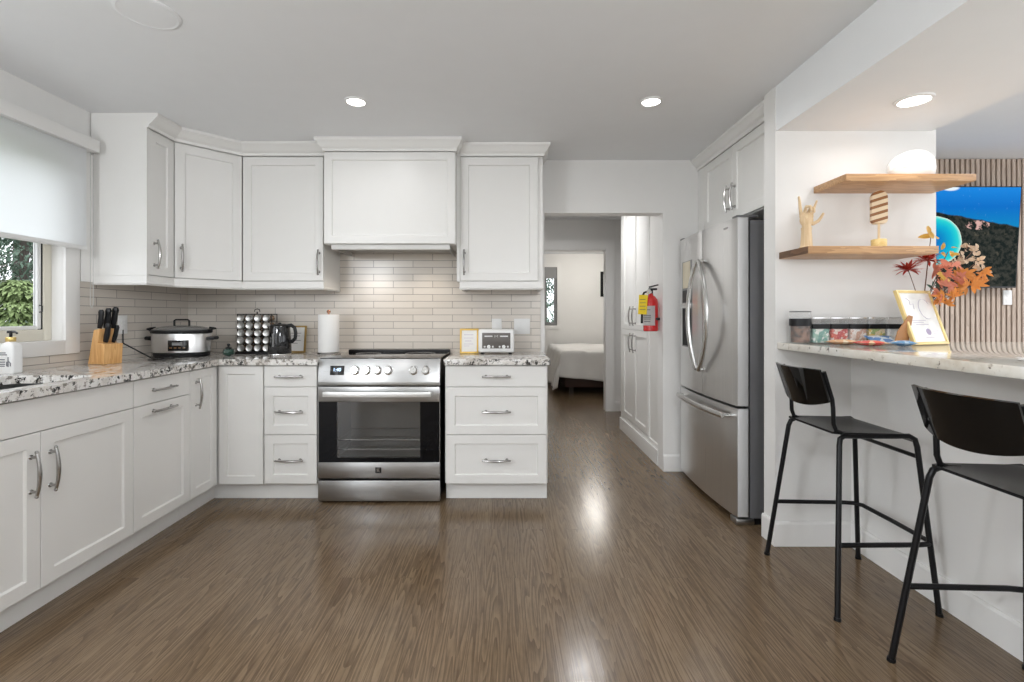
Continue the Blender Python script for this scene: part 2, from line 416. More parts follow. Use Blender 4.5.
st = L(bz, XL+.001, XL+.02, 2.752, 2.834, 1.37, 2.10); struct('trim_3', st, M_trim, loc=tuple(bz), smooth=0)

# bedroom window
b = MB(); b.box(.35, .42, 9.38, 9.40, .91, 2.18); b.box(1.0, 1.08, 9.38, 9.40, .91, 2.18); b.box(.42, 1.0, 9.38, 9.40, 2.10, 2.18); b.box(.42, 1.0, 9.38, 9.40, .91, .98)
w2 = struct('window_2', b, M_trim, smooth=0)
b = MB(); b.box(.42, .47, 9.41, 9.45, .98, 2.10); b.box(.94, 1.0, 9.41, 9.45, .98, 2.10); b.box(.47, .94, 9.41, 9.45, .98, 1.04); b.box(.47, .94, 9.41, 9.45, 2.04, 2.10); b.box(.76, .79, 9.41, 9.45, 1.04, 1.88)
b.build('window_frame', M_grey, w2)
MB().box(.42, 1.0, 9.402, 9.408, 1.88, 2.10).build('blind_roll', mat('grey_blind', (.30, .30, .30), .6), w2)

# tile backsplash
struct('trim_4', MB().box(XL, .268, YB-.008, YB, .86, 1.66), M_tileb, smooth=0)
b = MB(); b.box(XL, XL+.008, 2.75, YB-.008, .86, 1.40); b.box(XL, XL+.008, .85, 2.75, .86, .966)
struct('trim_5', b, M_tilel, smooth=0)

# crown mouldings, light rails
CP = [(-.001, 2.268), (.012, 2.268), (.014, 2.285), (.030, 2.297), (.052, 2.322), (.066, 2.334), (.066, 2.351), (-.001, 2.351)]
struct('trim_6', MB().moulding([(-2.075, 2.8361), (-2.075, 3.072), (-1.80, 3.36), (-1.2455, 3.36), (-1.2455, YB-.01)], CP), M_cab, smooth=0)
CPH = [(d*.72 if d > 0 else d, z) for d, z in CP]
struct('trim_7', MB().moulding([(-1.206, YB-.01), (-1.206, 3.26), (-.331, 3.26), (-.331, YB-.01)], CPH), M_cab, smooth=0)
struct('trim_8', MB().moulding([(-.309, 3.36), (.260, 3.36), (.260, YB-.01)], CPH), M_cab, smooth=0)
RP = [(-.018, 1.354), (.000, 1.354), (.006, 1.364), (.002, 1.372), (.002, 1.409), (-.018, 1.409)]
struct('trim_9', MB().moulding([(XL+.01, 2.836), (-2.075, 2.836), (-2.075, 3.072), (-1.80, 3.36), (-1.2455, 3.36), (-1.2455, YB-.01)], RP), M_cab, smooth=0)
struct('trim_10', MB().moulding([(-.309, YB-.01), (-.309, 3.36), (.260, 3.36), (.260, YB-.01)], RP), M_cab, smooth=0)
CP2 = [(-.001, 2.268), (.010, 2.268), (.012, 2.290), (.026, 2.300), (.044, 2.324), (.054, 2.334), (.054, 2.351), (-.001, 2.351)]
struct('trim_11', MB().moulding([(1.46, YB-.001), (1.46, 2.621)], CP2), M_cab, smooth=0)

# ================================================================ CABINETS
def handle(parent, x, z, length=.17, vert=False, y=0.):
    """arched bar pull standing off the door"""
    b = MB(); n = 13; h = length/2
    def P(u, d): return (x, y-d, z+u) if vert else (x+u, y-d, z)
    pts = []
    for i in range(n):
        u = -h+length*i/(n-1); a = 1-(u/h)**2
        pts.append(P(u, .022+.012*a))
    b.tube(pts, [.0055+.0025*(1-abs(2*i/(n-1)-1)) for i in range(n)], 10)
    for u in (-h*.78, h*.78):
        b.cyl(P(u, 0), P(u, .027), .0065, .0045, 12); b.cyl(P(u, 0), P(u, .004), .010, .008, 14)
    for u in (-h, h): b.ball(P(u, .022), .0068, 10)
    o = b.build('handle', M_nickel, parent); o['label'] = 'arched brushed nickel pull'
    return o
def front(root, kind, x0, x1, z0, z1, shaker=True, hd=None, fw=.055, y=0.):
    g = .0018; b = MB()
    if shaker: b.shaker(x0+g, x1-g, z0+g, z1-g, y, .02, fw)
    else: b.box(x0+g, x1-g, y, y+.02, z0+g, z1-g, .0015)
    o = b.build(kind, M_cab, root, smooth=0)
    if hd:
        handle(o, hd[1], hd[2], hd[3] if len(hd) > 3 else .17, hd[0] == 'v', y)
    return o
TOPZ = .864
def base_cab(label, loc, rz, w, fronts, depth=.60, toe=.075, name='base_cabinet', x0=0., top=TOPZ):
    r = thing(name, label, 'cabinet', loc, rz)
    MB().box(x0, w, .024, depth, .115, top).build('body', M_cab, r, smooth=0)
    MB().box(x0, w, toe, toe+.018, 0, .114).build('toe_kick', M_cab, r, smooth=0)
    for f in fronts: front(r, *f)
    return r
XF = -1.81; YF = 3.085; R90 = PI/2
base_cab('white sink base cabinet with two shaker doors under a wide blank panel', (XF, 1.435, 0), R90, .952, [
    ('false_front', 0, .952, .727, TOPZ-.004, False),
    ('door', 0, .476, .112, .727, True, ('v', .436, .57)), ('door', .476, .952, .112, .727, True, ('v', .516, .57))], depth=.585, toe=.065, top=.655)
base_cab('white pull-out cabinet with a short drawer above a tall panel, right of the sink cabinet', (XF, 2.388, 0), R90, .428, [
    ('drawer', 0, .428, .727, TOPZ-.004, False, ('h', .20, .795)), ('door', 0, .428, .112, .727, True, ('h', .20, .688))], depth=.585, toe=.065)
# corner cabinet: one door on each run
r = thing('corner_cabinet', 'white corner base cabinet with two tall doors meeting in the inside corner', 'cabinet', (XF, 2.817, 0), R90)
b = MB(); b.box(0, .285, .024, .585, .115, TOPZ); b.box(.292, .88, -.292, .585, .115, TOPZ); b.build('body', M_cab, r, smooth=0)
b = MB(); b.box(0, .343, .065, .083, 0, .114); b.box(.343, .361, -.292, .083, 0, .114); b.build('toe_kick', M_cab, r, smooth=0)
front(r, 'door', 0, .262, .112, TOPZ-.004, True, ('v', .055, .72), .05)
d = front(r, 'door', 0.006, .288, .112, TOPZ-.004, True, None, .05); d.location = (.268, 0, 0); d.rotation_euler = (0, 0, -R90)
base_cab('white cabinet of three drawers left of the range', (-1.517, YF, 0), 0, .333, [
    ('drawer', 0, .333, .727, TOPZ-.004, False, ('h', .163, .794)), ('drawer', 0, .333, .426, .727, True, ('h', .163, .572)), ('drawer', 0, .333, .116, .426, True, ('h', .163, .268))])
base_cab('white cabinet of three wide drawers right of the range', (-.379, YF, 0), 0, .649, [
    ('drawer', .006, .643, .727, TOPZ-.004, False, ('h', .325, .794)), ('drawer', .006, .643, .426, .727, True, ('h', .325, .572)), ('drawer', .006, .643, .116, .426, True, ('h', .325, .268))])
# uppers
def upper(label, loc, rz, w, doors, depth, z0=1.41, z1=2.268, name='wall_cabinet'):
    r = thing(name, label, 'cabinet', (loc[0], loc[1], z0), rz)
    b = MB(); b.box(.018 if rz else 0, w, .022, depth, 0, z1-z0+.07); b.build('body', M_cab, r, smooth=0)
    for x0, x1, hd in doors:
        front(r, 'door', x0, x1, .003, z1-z0-.002, True, (('v', hd[0], hd[1]-z0, .165) if hd else None), .055)
    return r
o = upper('white wall cabinet on the left wall, nearest the window blind', (-2.075, 2.836), R90, .236, [(.018, .236, (.063, 1.54))], .32)
MB().box(0, .0175, -.001, .32, 0, .941).build('side_panel', M_cab, o, smooth=0)
upper('white wall cabinet with one door on the back wall, left of the range hood', (-1.80, 3.36), 0, .5545, [(.0, .5545, (.525, 1.54))], .34)
uc = upper('white wall cabinet with one door on the back wall, right of the range hood', (-.309, 3.36), 0, .569, [(.0, .536, (.03, 1.54))], .34)
MB().box(-.0215, -.0005, .003, .30, 0, .90).build('filler', M_cab, uc, smooth=0)
# diagonal corner cabinet
dx, dy = -1.80+2.075, 3.36-3.072; dl = math.hypot(dx, dy); da = math.atan2(dy, dx)
r = thing('wall_cabinet', 'white diagonal corner wall cabinet with a single door set at forty-five degrees', 'cabinet', (-2.075, 3.072, 1.41), 0)
ca, sa = math.cos(da), math.sin(da)
b = MB(); o_ = .022
b.prism([(-sa*o_, ca*o_+.0), (dx-sa*o_, dy+ca*o_), (dx, YB-.012-3.072), (XL+.012+2.075, YB-.012-3.072), (XL+.012+2.075, .002), (-.022, .002)], 2, 0, .858+.07)
b.build('body', M_cab, r, smooth=0)
d = front(r, 'door', 0.002, dl-.002, .003, .856, True, ('v', .04, .13, .165), .055); d.rotation_euler = (0, 0, da)
# hood
r = thing('range_hood', 'white panelled range hood cover above the stainless range', 'range hood', (-1.206, 3.26, 1.654), 0)
w = .875
MB().box(0, w, .02, YB-3.26-.012, 0, .69).build('body', M_cab, r, smooth=0)
front(r, 'front_panel', 0, w, 0, .612, True, None, .05)
b = MB(); b.box(.045, w-.045, .05, .42, -.006, 0, .001); b.box(.045, .060, .05, .42, -.034, -.006); b.box(w-.060, w-.045, .05, .42, -.034, -.006); b.build('vent_insert', mat('hood_grey', (.50, .49, .47), .4, .3), r)
b = MB(); b.box(.04, w-.04, .03, .05, -.034, -.001, .002); b.build('vent_lip', M_cab, r)
for x in (.25, .634): MB().cyl((x, .12, -.010), (x, .12, -.006), .020, seg=24).build('hood_lamp', M_lampw, r)
for i, x in enumerate((.25, .634)):
    l = bpy.data.lights.new('hood_light', 'SPOT'); l.energy = 3.6; l.spot_size = 2.3; l.spot_blend = .8; l.color = (1, .88, .74); l.shadow_soft_size = .03
    o = bpy.data.objects.new('hood_light', l); C.objects.link(o); o.parent = r; o.location = (x, .20, -.030)
# cabinet over the fridge (faces -X)
r = thing('wall_cabinet', 'white two-door cabinet above the stainless fridge', 'cabinet', (1.46, YB-.003, 1.789), -R90)
MB().box(0, 1.082, .022, .65, 0, .56).build('body', M_cab, r, smooth=0)
MB().box(0, .11, 0, .02, .0, .478).build('filler', M_cab, r, smooth=0)
front(r, 'door', .11, .555, .003, .478, True, ('v', .515, .145, .165)); front(r, 'door', .555, 1.0, .003, .478, True, ('v', .595, .145, .165))
MB().box(1.002, 1.082, 0, .02, .0, .478).build('filler', M_cab, r, smooth=0)
# hallway pantry (faces -X)
r = thing('pantry_cabinet', 'tall white built-in pantry along the right side of the hallway', 'cabinet', (1.203, 5.08, 0), -R90)
MB().box(0, 1.25, .022, .60, 0, 2.34).build('body', M_cab, r, smooth=0)
z2 = 2.28
front(r, 'door', .06, .50, 1.04, z2, True, ('v', .44, 1.17)); front(r, 'door', .50, .94, 1.04, z2, True, ('v', .56, 1.17))
front(r, 'door', .06, .50, .16, 1.04, True, ('v', .44, .92)); front(r, 'door', .50, .94, .16, 1.04, True, ('v', .56, .92))
b = MB(); b.shaker(.945, 1.249, .125, z2+.04, 0, .02, .03); b.build('end_panel', M_cab, r, smooth=0)
b = MB(); b.box(0, .058, 0, .02, .125, 2.34); b.box(.06, .945, 0, .02, z2+.002, 2.34); b.box(.06, .945, 0, .02, .125, .158); b.build('face_frame', M_cab, r, smooth=0)
b = MB(); b.box(-.014, 1.25, -.014, .02, 0, .123, .003); b.box(-.014, 0, -.014, .55, 0, .123, .003); b.build('plinth', M_trim, r, smooth=0)

# ================================================================ COUNTERTOPS
CT0, CT1 = .866, .903
SX0, SX1, SY0, SY1 = -2.250, -1.865, 1.40, 2.25
def counter_with_sink():
    t = bmesh.new()
    outer = [(XL+.009, .9), (-1.785, .9), (-1.785, 3.060), (-1.176, 3.060), (-1.176, YB-.009), (XL+.009, YB-.009)]
    R_ = .05; hole = []
    for cx, cy, a0 in ((SX1-R_, SY1-R_, 0), (SX0+R_, SY1-R_, 90), (SX0+R_, SY0+R_, 180), (SX1-R_, SY0+R_, 270)):
        for i in range(7):
            a = math.radians(a0+i*15); hole.append((cx+R_*math.cos(a), cy+R_*math.sin(a)))
    def loop(pts, z): 
        vs = [t.verts.new((x, y, z)) for x, y in pts]
        return vs, [t.edges.new((vs[i], vs[(i+1) % len(vs)])) for i in range(len(vs))]
    for z in (CT0, CT1):
        vo, eo = loop(outer, z); vh, eh = loop(hole, z)
        bmesh.ops.triangle_fill(t, edges=eo+eh, use_beauty=True)
        if z == CT0: a, h = vo, vh
        else: b_, hb = vo, vh
    for A, B in ((a, b_), (h, hb)):
        n = len(A)
        for i in range(n): t.faces.new((A[i], A[(i+1) % n], B[(i+1) % n], B[i]))
    bmesh.ops.recalc_face_normals(t, faces=t.faces)
    m = MB(); m._merge(t); return m
o = counter_with_sink().build('countertop', M_gran, smooth=0)
tag(o, 'speckled grey granite countertop in an L from the sink round to the range', 'countertop')
o = MB().box(-.384, .284, 3.060, YB-.009, CT0, CT1, .003).build('countertop', M_gran)
tag(o, 'short speckled granite countertop right of the range', 'countertop')
o = MB().box(1.392, 2.80, -1.6, 2.508, 1.006, 1.041, .004).build('bar_countertop', M_granL)
tag(o, 'cream granite bar top on the low wall, reaching over the stools', 'countertop')
# sink
r = thing('sink', 'stainless undermount sink set into the granite below the window', 'sink', ((SX0+SX1)/2, (SY0+SY1)/2, CT0))
hx, hy = (SX1-SX0)/2+.004, (SY1-SY0)/2+.004
b = MB(); t = .004
b.box(-hx, hx, -hy, hy, -.200, -.196); b.box(-hx-t, -hx, -hy, hy, -.20, -.001); b.box(hx, hx+t, -hy, hy, -.20, -.001); b.box(-hx-t, hx+t, -hy-t, -hy, -.20, -.001); b.box(-hx-t, hx+t, hy, hy+t, -.20, -.001)
b.build('basin', m_steel('sink_steel', 1, .30, .3), r)
MB().lathe([(.045, 0), (.045, .003), (.03, .004), (.028, .001)], (0, 0, -.196)).build('drain', M_chrome, r)

# ================================================================ RANGE
rx0, rx1 = -1.172, -.408; rw = rx1-rx0
r = thing('range', 'stainless steel slide-in range with black oven window and six knobs', 'range', (rx0, 3.07, 0))
MB().box(.004, rw-.004, .045, .625, .02, .895).build('body', M_blackpl, r, smooth=0)
b = MB(); b.box(0, rw, .0, .045, .012, .142, .004); b.build('storage_drawer', M_steelh, r)
b = MB(); b.box(0, rw, .0, .044, .156, .256, .003); b.box(0, rw, .0, .044, .636, .730, .003); b.box(0, .003, .004, .044, .256, .636); b.box(rw-.003, rw, .004, .044, .256, .636)
od = b.build('oven_door', M_steelh, r)
# black glass with a clear window
wx0, wx1, wz0, wz1 = .118, .640, .285, .636
M_ovg = mat('oven_glass', (.004, .004, .005), .03, spec=.2, vary=0)
b = MB(); b.box(.003, wx0, .002, .03, .256, .636); b.box(wx1, rw-.003, .002, .03, .256, .636); b.box(wx0, wx1, .002, .03, .256, wz0)
b.build('door_glass', M_ovg, od, smooth=0)
kk = NT('oven_window'); tb = kk.n('ShaderNodeBsdfTransparent'); tb.inputs[0].default_value = (.80, .80, .79, 1); gl = kk.n('ShaderNodeBsdfGlossy'); gl.inputs[1].default_value = .02
mx = kk.n('ShaderNodeMixShader'); mx.inputs[0].default_value = .07; kk.l(tb.outputs[0], mx.inputs[1]); kk.l(gl.outputs[0], mx.inputs[2]); kk.l(mx.outputs[0], kk.t.nodes['Material Output'].inputs[0])
MB().box(wx0, wx1, .003, .006, wz0, wz1).build('oven_window', kk.m, od, smooth=0)
# oven cavity
b = MB(); cx0, cx1 = wx0-.03, wx1+.03
b.box(cx0, cx1, .38, .39, .26, .66); b.box(cx0-.01, cx0, .032, .39, .26, .66); b.box(cx1, cx1+.01, .032, .39, .26, .66); b.box(cx0, cx1, .032, .39, .25, .26); b.box(cx0, cx1, .032, .39, .66, .67)
MB_body = [o for o in r.children if o.name.startswith('body')][0]
bb = MB(); bb.box(.004, .082, .045, .625, .02, .895); bb.box(rw-.09, rw-.004, .045, .625, .02, .895); bb.box(.082, rw-.09, .045, .625, .02, .25); bb.box(.082, rw-.09, .045, .625, .67, .895); bb.box(.082, rw-.09, .40, .625, .25, .67)
me = bpy.data.meshes.new('body'); bb.bm.to_mesh(me); me.materials.append(M_blackpl); MB_body.data = me
b.build('oven_cavity', mat('enamel_grey', (.26, .26, .265), .3), r, smooth=0)
for zz in (.385, .325):
    b = MB()
    b.tube([(cx0+.005, .05, zz), (cx1-.005, .05, zz)], .0035, 6); b.tube([(cx0+.005, .37, zz), (cx1-.005, .37, zz)], .003, 6)
    for i in range(17):
        x = cx0+.02+(cx1-cx0-.04)*i/16; b.tube([(x, .05, zz), (x, .37, zz)], .0015, 5)
    b.build('oven_rack', M_chrome, r)
b = MB(); fr_, bk_ = [], []
for i in range(21):
    u = -1+2*i/20; yy = -.048-.014*(1-u*u); fr_.append((rw/2+u*.335, yy-.006)); bk_.append((rw/2+u*.335, yy+.007))
b.prism(fr_+bk_[::-1], 2, .674, .706, .003)
for x in (.060, rw-.060): b.box(x-.014, x+.014, -.045, .002, .677, .703, .004)
b.build('door_handle', mat('handle_satin', (.80, .80, .79), .38, .8), od)
# sloped control panel
b = MB(); b.prism([(-.006, .741), (.0, .735), (.06, .735), (.06, .905), (.022, .905), (-.006, .760)], 0, 0, rw, .003); cp = b.build('control_panel', M_steelh, r)
sl = math.atan2(.028, .145)                       # panel leans back
def onp(x, z): f = (z-.760)/.145; return (x, -.006+.028*f, z)
for x in (.232, .303, .371, .440, .598, .675):
    b = MB(); m = Matrix.Translation(onp(x, .832)) @ Matrix.Rotation(PI/2-sl, 4, 'X')
    b.lathe([(.029, 0), (.029, .004), (.024, .006), (.022, .024), (.020, .028), (.001, .028)], (0, 0, 0), 24, mtx=m)
    t_ = bmesh.new(); bmesh.ops.create_cube(t_, size=1)
    for v in t_.verts: v.co = Vector((v.co.x*.007, v.co.y*.040, .030+v.co.z*.010))
    b._merge(t_, m)
    b.build('knob', M_chrome, cp)
m = Matrix.Translation(onp(.118, .832)) @ Matrix.Rotation(-sl, 4, 'X')
t_ = MB(); t_.box(-.044, .044, -.003, .002, -.029, .029, .001); t_.bm.transform(m); dsp = t_.build('display', M_blackgl, cp)
M_led = mat('led_digits', (.3, .5, .9), .5, emit=(.55, .75, 1), es=2.0, vary=0)
text_mesh('1:40', .030, 'digits', M_led, dsp, onp(.118, .836) + Vector((0, -.004, 0)) if False else tuple(Vector(onp(.118, .836))+Vector((0, -.0045, 0))), (PI/2-sl, 0, 0))
b = MB(); b.box(.36, .397, -.0015, .001, .190, .226); em = b.build('emblem', M_blackgl, od, smooth=0)
text_mesh('K', .034, 'emblem_letter', M_chrome, em, (.3785, -.002, .208), (PI/2, 0, 0), .0005)
# cooktop
b = MB(); b.box(.004, rw-.004, .022, .600, .897, .908, .002); b.build('cooktop', mat('cooktop_glass', (.012, .011, .011), .05, coat=.3, vary=0), r)
b = MB(); b.box(.004, rw-.004, .585, .628, .897, .922, .004); b.build('rear_vent_trim', M_blackpl, r)
for x, y, rr in ((.2, .17, .10), (.57, .17, .085), (.2, .42, .085), (.57, .42, .105)):
    b = MB(); b.tube([(x+rr*math.cos(a*PI/16), y+rr*math.sin(a*PI/16), .9082) for a in range(32)], 1., 4, flat=(.0015, .0004), closed=True)
    b.build('burner_ring', mat('ring_grey', (.25, .25, .25), .4), r)
for x in (.05, rw-.05):
    for y in (.08, .55): MB().cyl((x, y, 0), (x, y, .021), .018).build('foot', M_blackpl, r)

# ================================================================ FRIDGE (faces -X)
M_satin = mat('satin_bar', (.66, .66, .65), .24, 1, vary=0)
FY1, FY0, FX = 3.64, 2.748, 1.300; fw_ = FY1-FY0
r = thing('refrigerator', 'tall stainless french-door refrigerator with bottom freezer drawer and water dispenser', 'refrigerator', (FX, FY1, 0), -R90)
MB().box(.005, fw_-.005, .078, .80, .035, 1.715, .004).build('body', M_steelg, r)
MB().box(.01, fw_-.01, .085, .75, 0.0, .034).build('base_grille', M_blackpl, r, smooth=0)
def bowed(x0, x1, z0, z1, bulge=.022, t=.066):
    """door with a gently bowed front across the full fridge width"""
    b = MB(); n = 12; pts = []
    for i in range(n+1):
        x = x0+(x1-x0)*i/n; u = 2*x/fw_-1
        y = -bulge*(1-u*u)
        e = min(x-x0, x1-x); y += .005*max(0, 1-e/.006)**2
        pts.append((x, y))
    pts += [(x1, t), (x0, t)]
    b.prism(pts, 2, z0, z1); return b
mid = .452
dl_ = bowed(.0, mid-.003, .668, 1.728).build('door', M_steelv, r, smooth=25); dl_['label'] = 'left stainless door with the dispenser'
dr_ = bowed(mid+.003, fw_, .668, 1.728).build('door', M_steelv, r, smooth=25)
fz = bowed(.0, fw_, .045, .654).build('freezer_drawer', M_steelv, r, smooth=25)
def fbow(x): u = 2*x/fw_-1; return -.022*(1-u*u)
for dr, s, par in ((dl_, -1, dl_), (dr_, 1, dr_)):
    b = MB(); pts = []; x0 = mid+s*.020
    for i in range(21):
        u = -1+2*i/20; a = 1-u*u
        x = x0+s*(.070 if s < 0 else .19)*a**.9 if a > 0 else x0
        pts.append((x, -.050-.028*a, 1.177+u*.350))
    b.tube(pts, 1., 12, flat=(.017, .013), up=(0, 1, 0))
    for i in (0, 20): p = pts[i]; b.cyl((p[0], fbow(p[0]), p[2]), (p[0], p[1]-.004, p[2]), .012, seg=14)
    b.build('door_handle', M_satin, par)
b = MB(); pts = []
for i in range(21):
    u = -1+2*i/20; a = 1-u*u; pts.append((mid+u*.365, -.046-.026*a, .602))
b.tube(pts, 1., 12, flat=(.012, .019), up=(0, 0, 1))
for i in (0, 20): p = pts[i]; b.cyl((p[0], fbow(p[0]), p[2]), (p[0], p[1]-.004, p[2]), .012, seg=14)
b.build('drawer_handle', M_satin, fz)
for par, za, zb in ((dr_, .670, 1.726), (fz, .047, .652)): MB().box(fw_, fw_+.003, .004, .062, za, zb, .001).build('door_edge', mat('pale_silver', (.66, .66, .66), .35, .2), par)  # thin sheet, paler than the door, along its near side
# dispenser in the left door
b = MB(); yo = -.018
def dpanel(x0, x1, z0, z1, dy, m, nm, par=dl_):
    pts = [(x0, fbow(x0)-dy), (x1, fbow(x1)-dy), (x1, fbow(x1)+.004), (x0, fbow(x0)+.004)]
    return MB().prism(pts, 2, z0, z1).build(nm, m, par, smooth=0)
disp = dpanel(.075, .285, .955, 1.56, .003, M_grey, 'dispenser')
dpanel(.088, .272, .965, 1.225, .0045, mat('recess_black', (.02, .02, .021), .6, spec=.2), 'recess', disp)
dpanel(.080, .280, 1.232, 1.262, .010, M_chrome, 'ledge', disp)
dpanel(.088, .272, 1.27, 1.355, .005, mat('screen_black', (.015, .015, .016), .45, spec=.3), 'control_screen', disp)
dpanel(.095, .255, 1.37, 1.555, .0045, mat('cream_notice', (.66, .60, .46), .7), 'notice_sheet', disp)
b = MB(); b.box(-.002, .004, 0, .0, 0, 0); b.bm.free()
for x in (.03, fw_-.03):
    b = MB(); b.box(x-.028, x+.028, .0, .12, 1.7285, 1.742, .004); b.build('hinge_cover', M_steelg, r)
b = MB(); b.box(fw_-.075, fw_+.006, -.006, .10, .0, .038, .010); b.build('foot_cover', M_steelh, r)
MB().box(fw_-.150, fw_-.090, fbow(fw_-.12)-.0015, fbow(fw_-.12)+.003, 1.680, 1.690, .0005).build('badge', M_nickel, dr_)

# ================================================================ FIRE EXTINGUISHER
r = thing('fire_extinguisher', 'red fire extinguisher with yellow tag on the white panel by the hallway', 'fire extinguisher', (1.130, 3.80, 1.055), -.75)
b = MB(); b.lathe([(.050, 0), (.056, .006), (.056, .215), (.050, .245), (.034, .268), (.020, .276), (.018, .290)], (0, 0, 0), 28); b.build('cylinder', M_red, r)
b = MB(); b.lathe([(.0565, .03), (.0572, .031), (.0572, .185), (.0565, .186)], (0, 0, 0), 28)
b = MB()
n = 12
for z0_, z1_ in ((.045, .195),):
    t = bmesh.new(); A = []; B = []
    for i in range(n+1):
        a = math.radians(-150+120*i/n); A.append(t.verts.new((.0575*math.cos(a), .0575*math.sin(a), z0_))); B.append(t.verts.new((.0575*math.cos(a), .0575*math.sin(a), z1_)))
    for i in range(n): t.faces.new((A[i], A[i+1], B[i+1], B[i]))
    bmesh.ops.solidify(t, geom=t.faces[:], thickness=.001); b._merge(t)
lab = b.build('paper_label', M_paper, r)
for k_, (z_, w_) in enumerate(((.165, .05), (.122, .06), (.108, .06), (.094, .055), (.075, .05))):
    MB().box(-w_/2, w_/2, -.0595, -.0570, z_-.002, z_+.002).build('print_line', M_ink, lab, smooth=0)
b = MB(); b.cyl((0, 0, .288), (0, 0, .318), .018); b.box(-.016, .05, -.010, .010, .316, .332, .003); b.prism([(-.012, .335), (.060, .352), (.060, .360), (-.012, .347)], 1, -.008, .008); b.build('valve', M_blackpl, r)
MB().lathe([(.019, 0), (.019, .012), (.001, .012)], (0.0, -.018, .305), 20, 'Y').build('pressure_gauge', M_chrome, r)
b = MB(); b.tube([(-.015, 0, .31), (-.05, -.01, .30), (-.072, -.01, .25), (-.074, -.005, .17), (-.070, -.004, .10)], .0085, 10); b.cyl((-.070, -.004, .12), (-.068, -.004, .06), .010, .014); b.build('hose', M_blackpl, r)
tgm = Matrix.Translation((-.035, -.060, .205)) @ Matrix.Rotation(.06, 4, 'Y')
b = MB(); b.box(-.036, .036, -.001, .001, -.075, .075, mtx=tgm); b.tube([(-.02, -.060, .278), (.0, -.03, .30), (.01, -.015, .31)], .0012, 5)
yt = b.build('inspection_tag', M_yel, r)
for i in range(4): MB().box(-.060, -.012, -.0625, -.0612, .165+i*.026, .169+i*.026).build('print_line', M_ink, yt, smooth=0)
b = MB(); b.box(.02, .062, .012, .045, .085, .105, .002); b.box(.040, .062, -.02, .02, .085, .105, .002); b.build('wall_bracket', M_blackpl, r)

# ================================================================ BAR STOOLS
def make_stool():
    r = thing('bar_stool', 'black metal bar stool beside the stub wall, farther from the camera', 'stool', (1.50, 2.15, 0), -.015)
    R_ = .0102
    SB, ST = -.155, .140              # seat rear and front x (stool faces +x)
    for s in (-1, 1):
        b = MB()                       # rear leg bends forward into the seat rail
        b.tube([(-.213, s*.262, 0), (-.152, s*.181, .655), (-.145, s*.175, .680), (-.128, s*.171, .690), (-.08, s*.170, .690)], R_, 12)
        b.cyl((-.2135, s*.2622, 0), (-.212, s*.2605, .012), .0128, seg=12)
        b.build('leg', M_black, r)
        b = MB()
        b.tube([(.207, s*.226, 0), (.158, s*.180, .650), (.152, s*.176, .680), (.132, s*.172, .692), (.08, s*.170, .690), (-.08, s*.170, .690)], R_, 12)
        b.cyl((.2073, s*.2262, 0), (.206, s*.2256, .012), .0128, seg=12)
        b.build('leg', M_black, r)
        b = MB()                       # back upright
        b.tube([(-.08, s*.150, .694), (-.122, s*.150, .697), (-.145, s*.150, .708), (-.155, s*.150, .735), (-.157, s*.150, .80), (-.161, s*.150, .835), (-.195, s*.150, .948)], .0085, 12)
        b.build('back_upright', M_black, r)
    b = MB()                            # footrest hoop
    z = .275
    def lx(x0, x1, f): return x0+(x1-x0)*f
    f = z/.655
    xb, yb_ = lx(-.213, -.152, f), lx(.262, .181, f); xf_, yf = lx(.207, .158, f), lx(.226, .180, f)
    pts = [(xb, -yb_, z)] + [(xf_-.05, -yf-.012, z), (xf_-.01, -yf-.004, z), (xf_+.012, -yf+.022, z)] + [(xf_+.016, 0, z)] + [(xf_+.012, yf-.022, z), (xf_-.01, yf+.004, z), (xf_-.05, yf+.012, z)] + [(xb, yb_, z)]
    b.tube(pts, .0095, 12); b.build('footrest', M_black, r)
    b = MB(); f = .61/.655; b.tube([(lx(.207, .158, f), -lx(.226, .180, f), .61), (lx(.207, .158, f), lx(.226, .180, f), .61)], .0085, 10); b.build('brace', M_black, r)
    # seat: one curved sheet, dipped in the middle, rolled down at the front
    t = bmesh.new(); nx, ny = 14, 10; G = []
    for i in range(nx+1):
        u = i/nx; x = -.165+.335*u
        row = []
        for j in range(ny+1):
            v = -1+2*j/ny
            z = .699-.012*math.sin(PI*min(1, u*1.05))*(1-v*v) + .006*(1-u) - .030*max(0, (u-.86)/.14)**2
            yy = v*(.170-.014*max(0, .12-u)/.12)
            row.append(t.verts.new((x, yy, z)))
        G.append(row)
    for i in range(nx):
        for j in range(ny): t.faces.new((G[i][j], G[i+1][j], G[i+1][j+1], G[i][j+1]))
    bmesh.ops.recalc_face_normals(t, faces=t.faces); bmesh.ops.solidify(t, geom=t.faces[:], thickness=.009)
    m = MB(); m._merge(t); m.build('seat', M_blackpl2, r, smooth=50)
    # backrest: bowed sheet with rounded lower edge
    t = bmesh.new(); ny, nz = 18, 8; G = []
    for j in range(ny+1):
        v = -1+2*j/ny; row = []
        zb = .826-.030*(1-abs(v)**2.2); zt = .958
        for k in range(nz+1):
            w = k/nz; z = zb+(zt-zb)*w
            x = -.176-.30*(z-.83)-.038*(1-v*v)
            row.append(t.verts.new((x, v*(.160+.003*w), z)))
        G.append(row)
    for j in range(ny):
        for k in range(nz): t.faces.new((G[j][k], G[j+1][k], G[j+1][k+1], G[j][k+1]))
    bmesh.ops.recalc_face_normals(t, faces=t.faces); bmesh.ops.solidify(t, geom=t.faces[:], thickness=.009)
    m = MB(); m._merge(t); m.build('backrest', M_blackgl2, r, smooth=50)
    return r
M_blackpl2 = mat('seat_black', (.006, .006, .007), .26, spec=.25)
M_blackgl2 = mat('backrest_gloss_black', (.004, .004, .004), .06, spec=.45, vary=0)
st1 = make_stool()
st2 = copy_tree(st1); st2.location = (1.525, 1.405, 0)
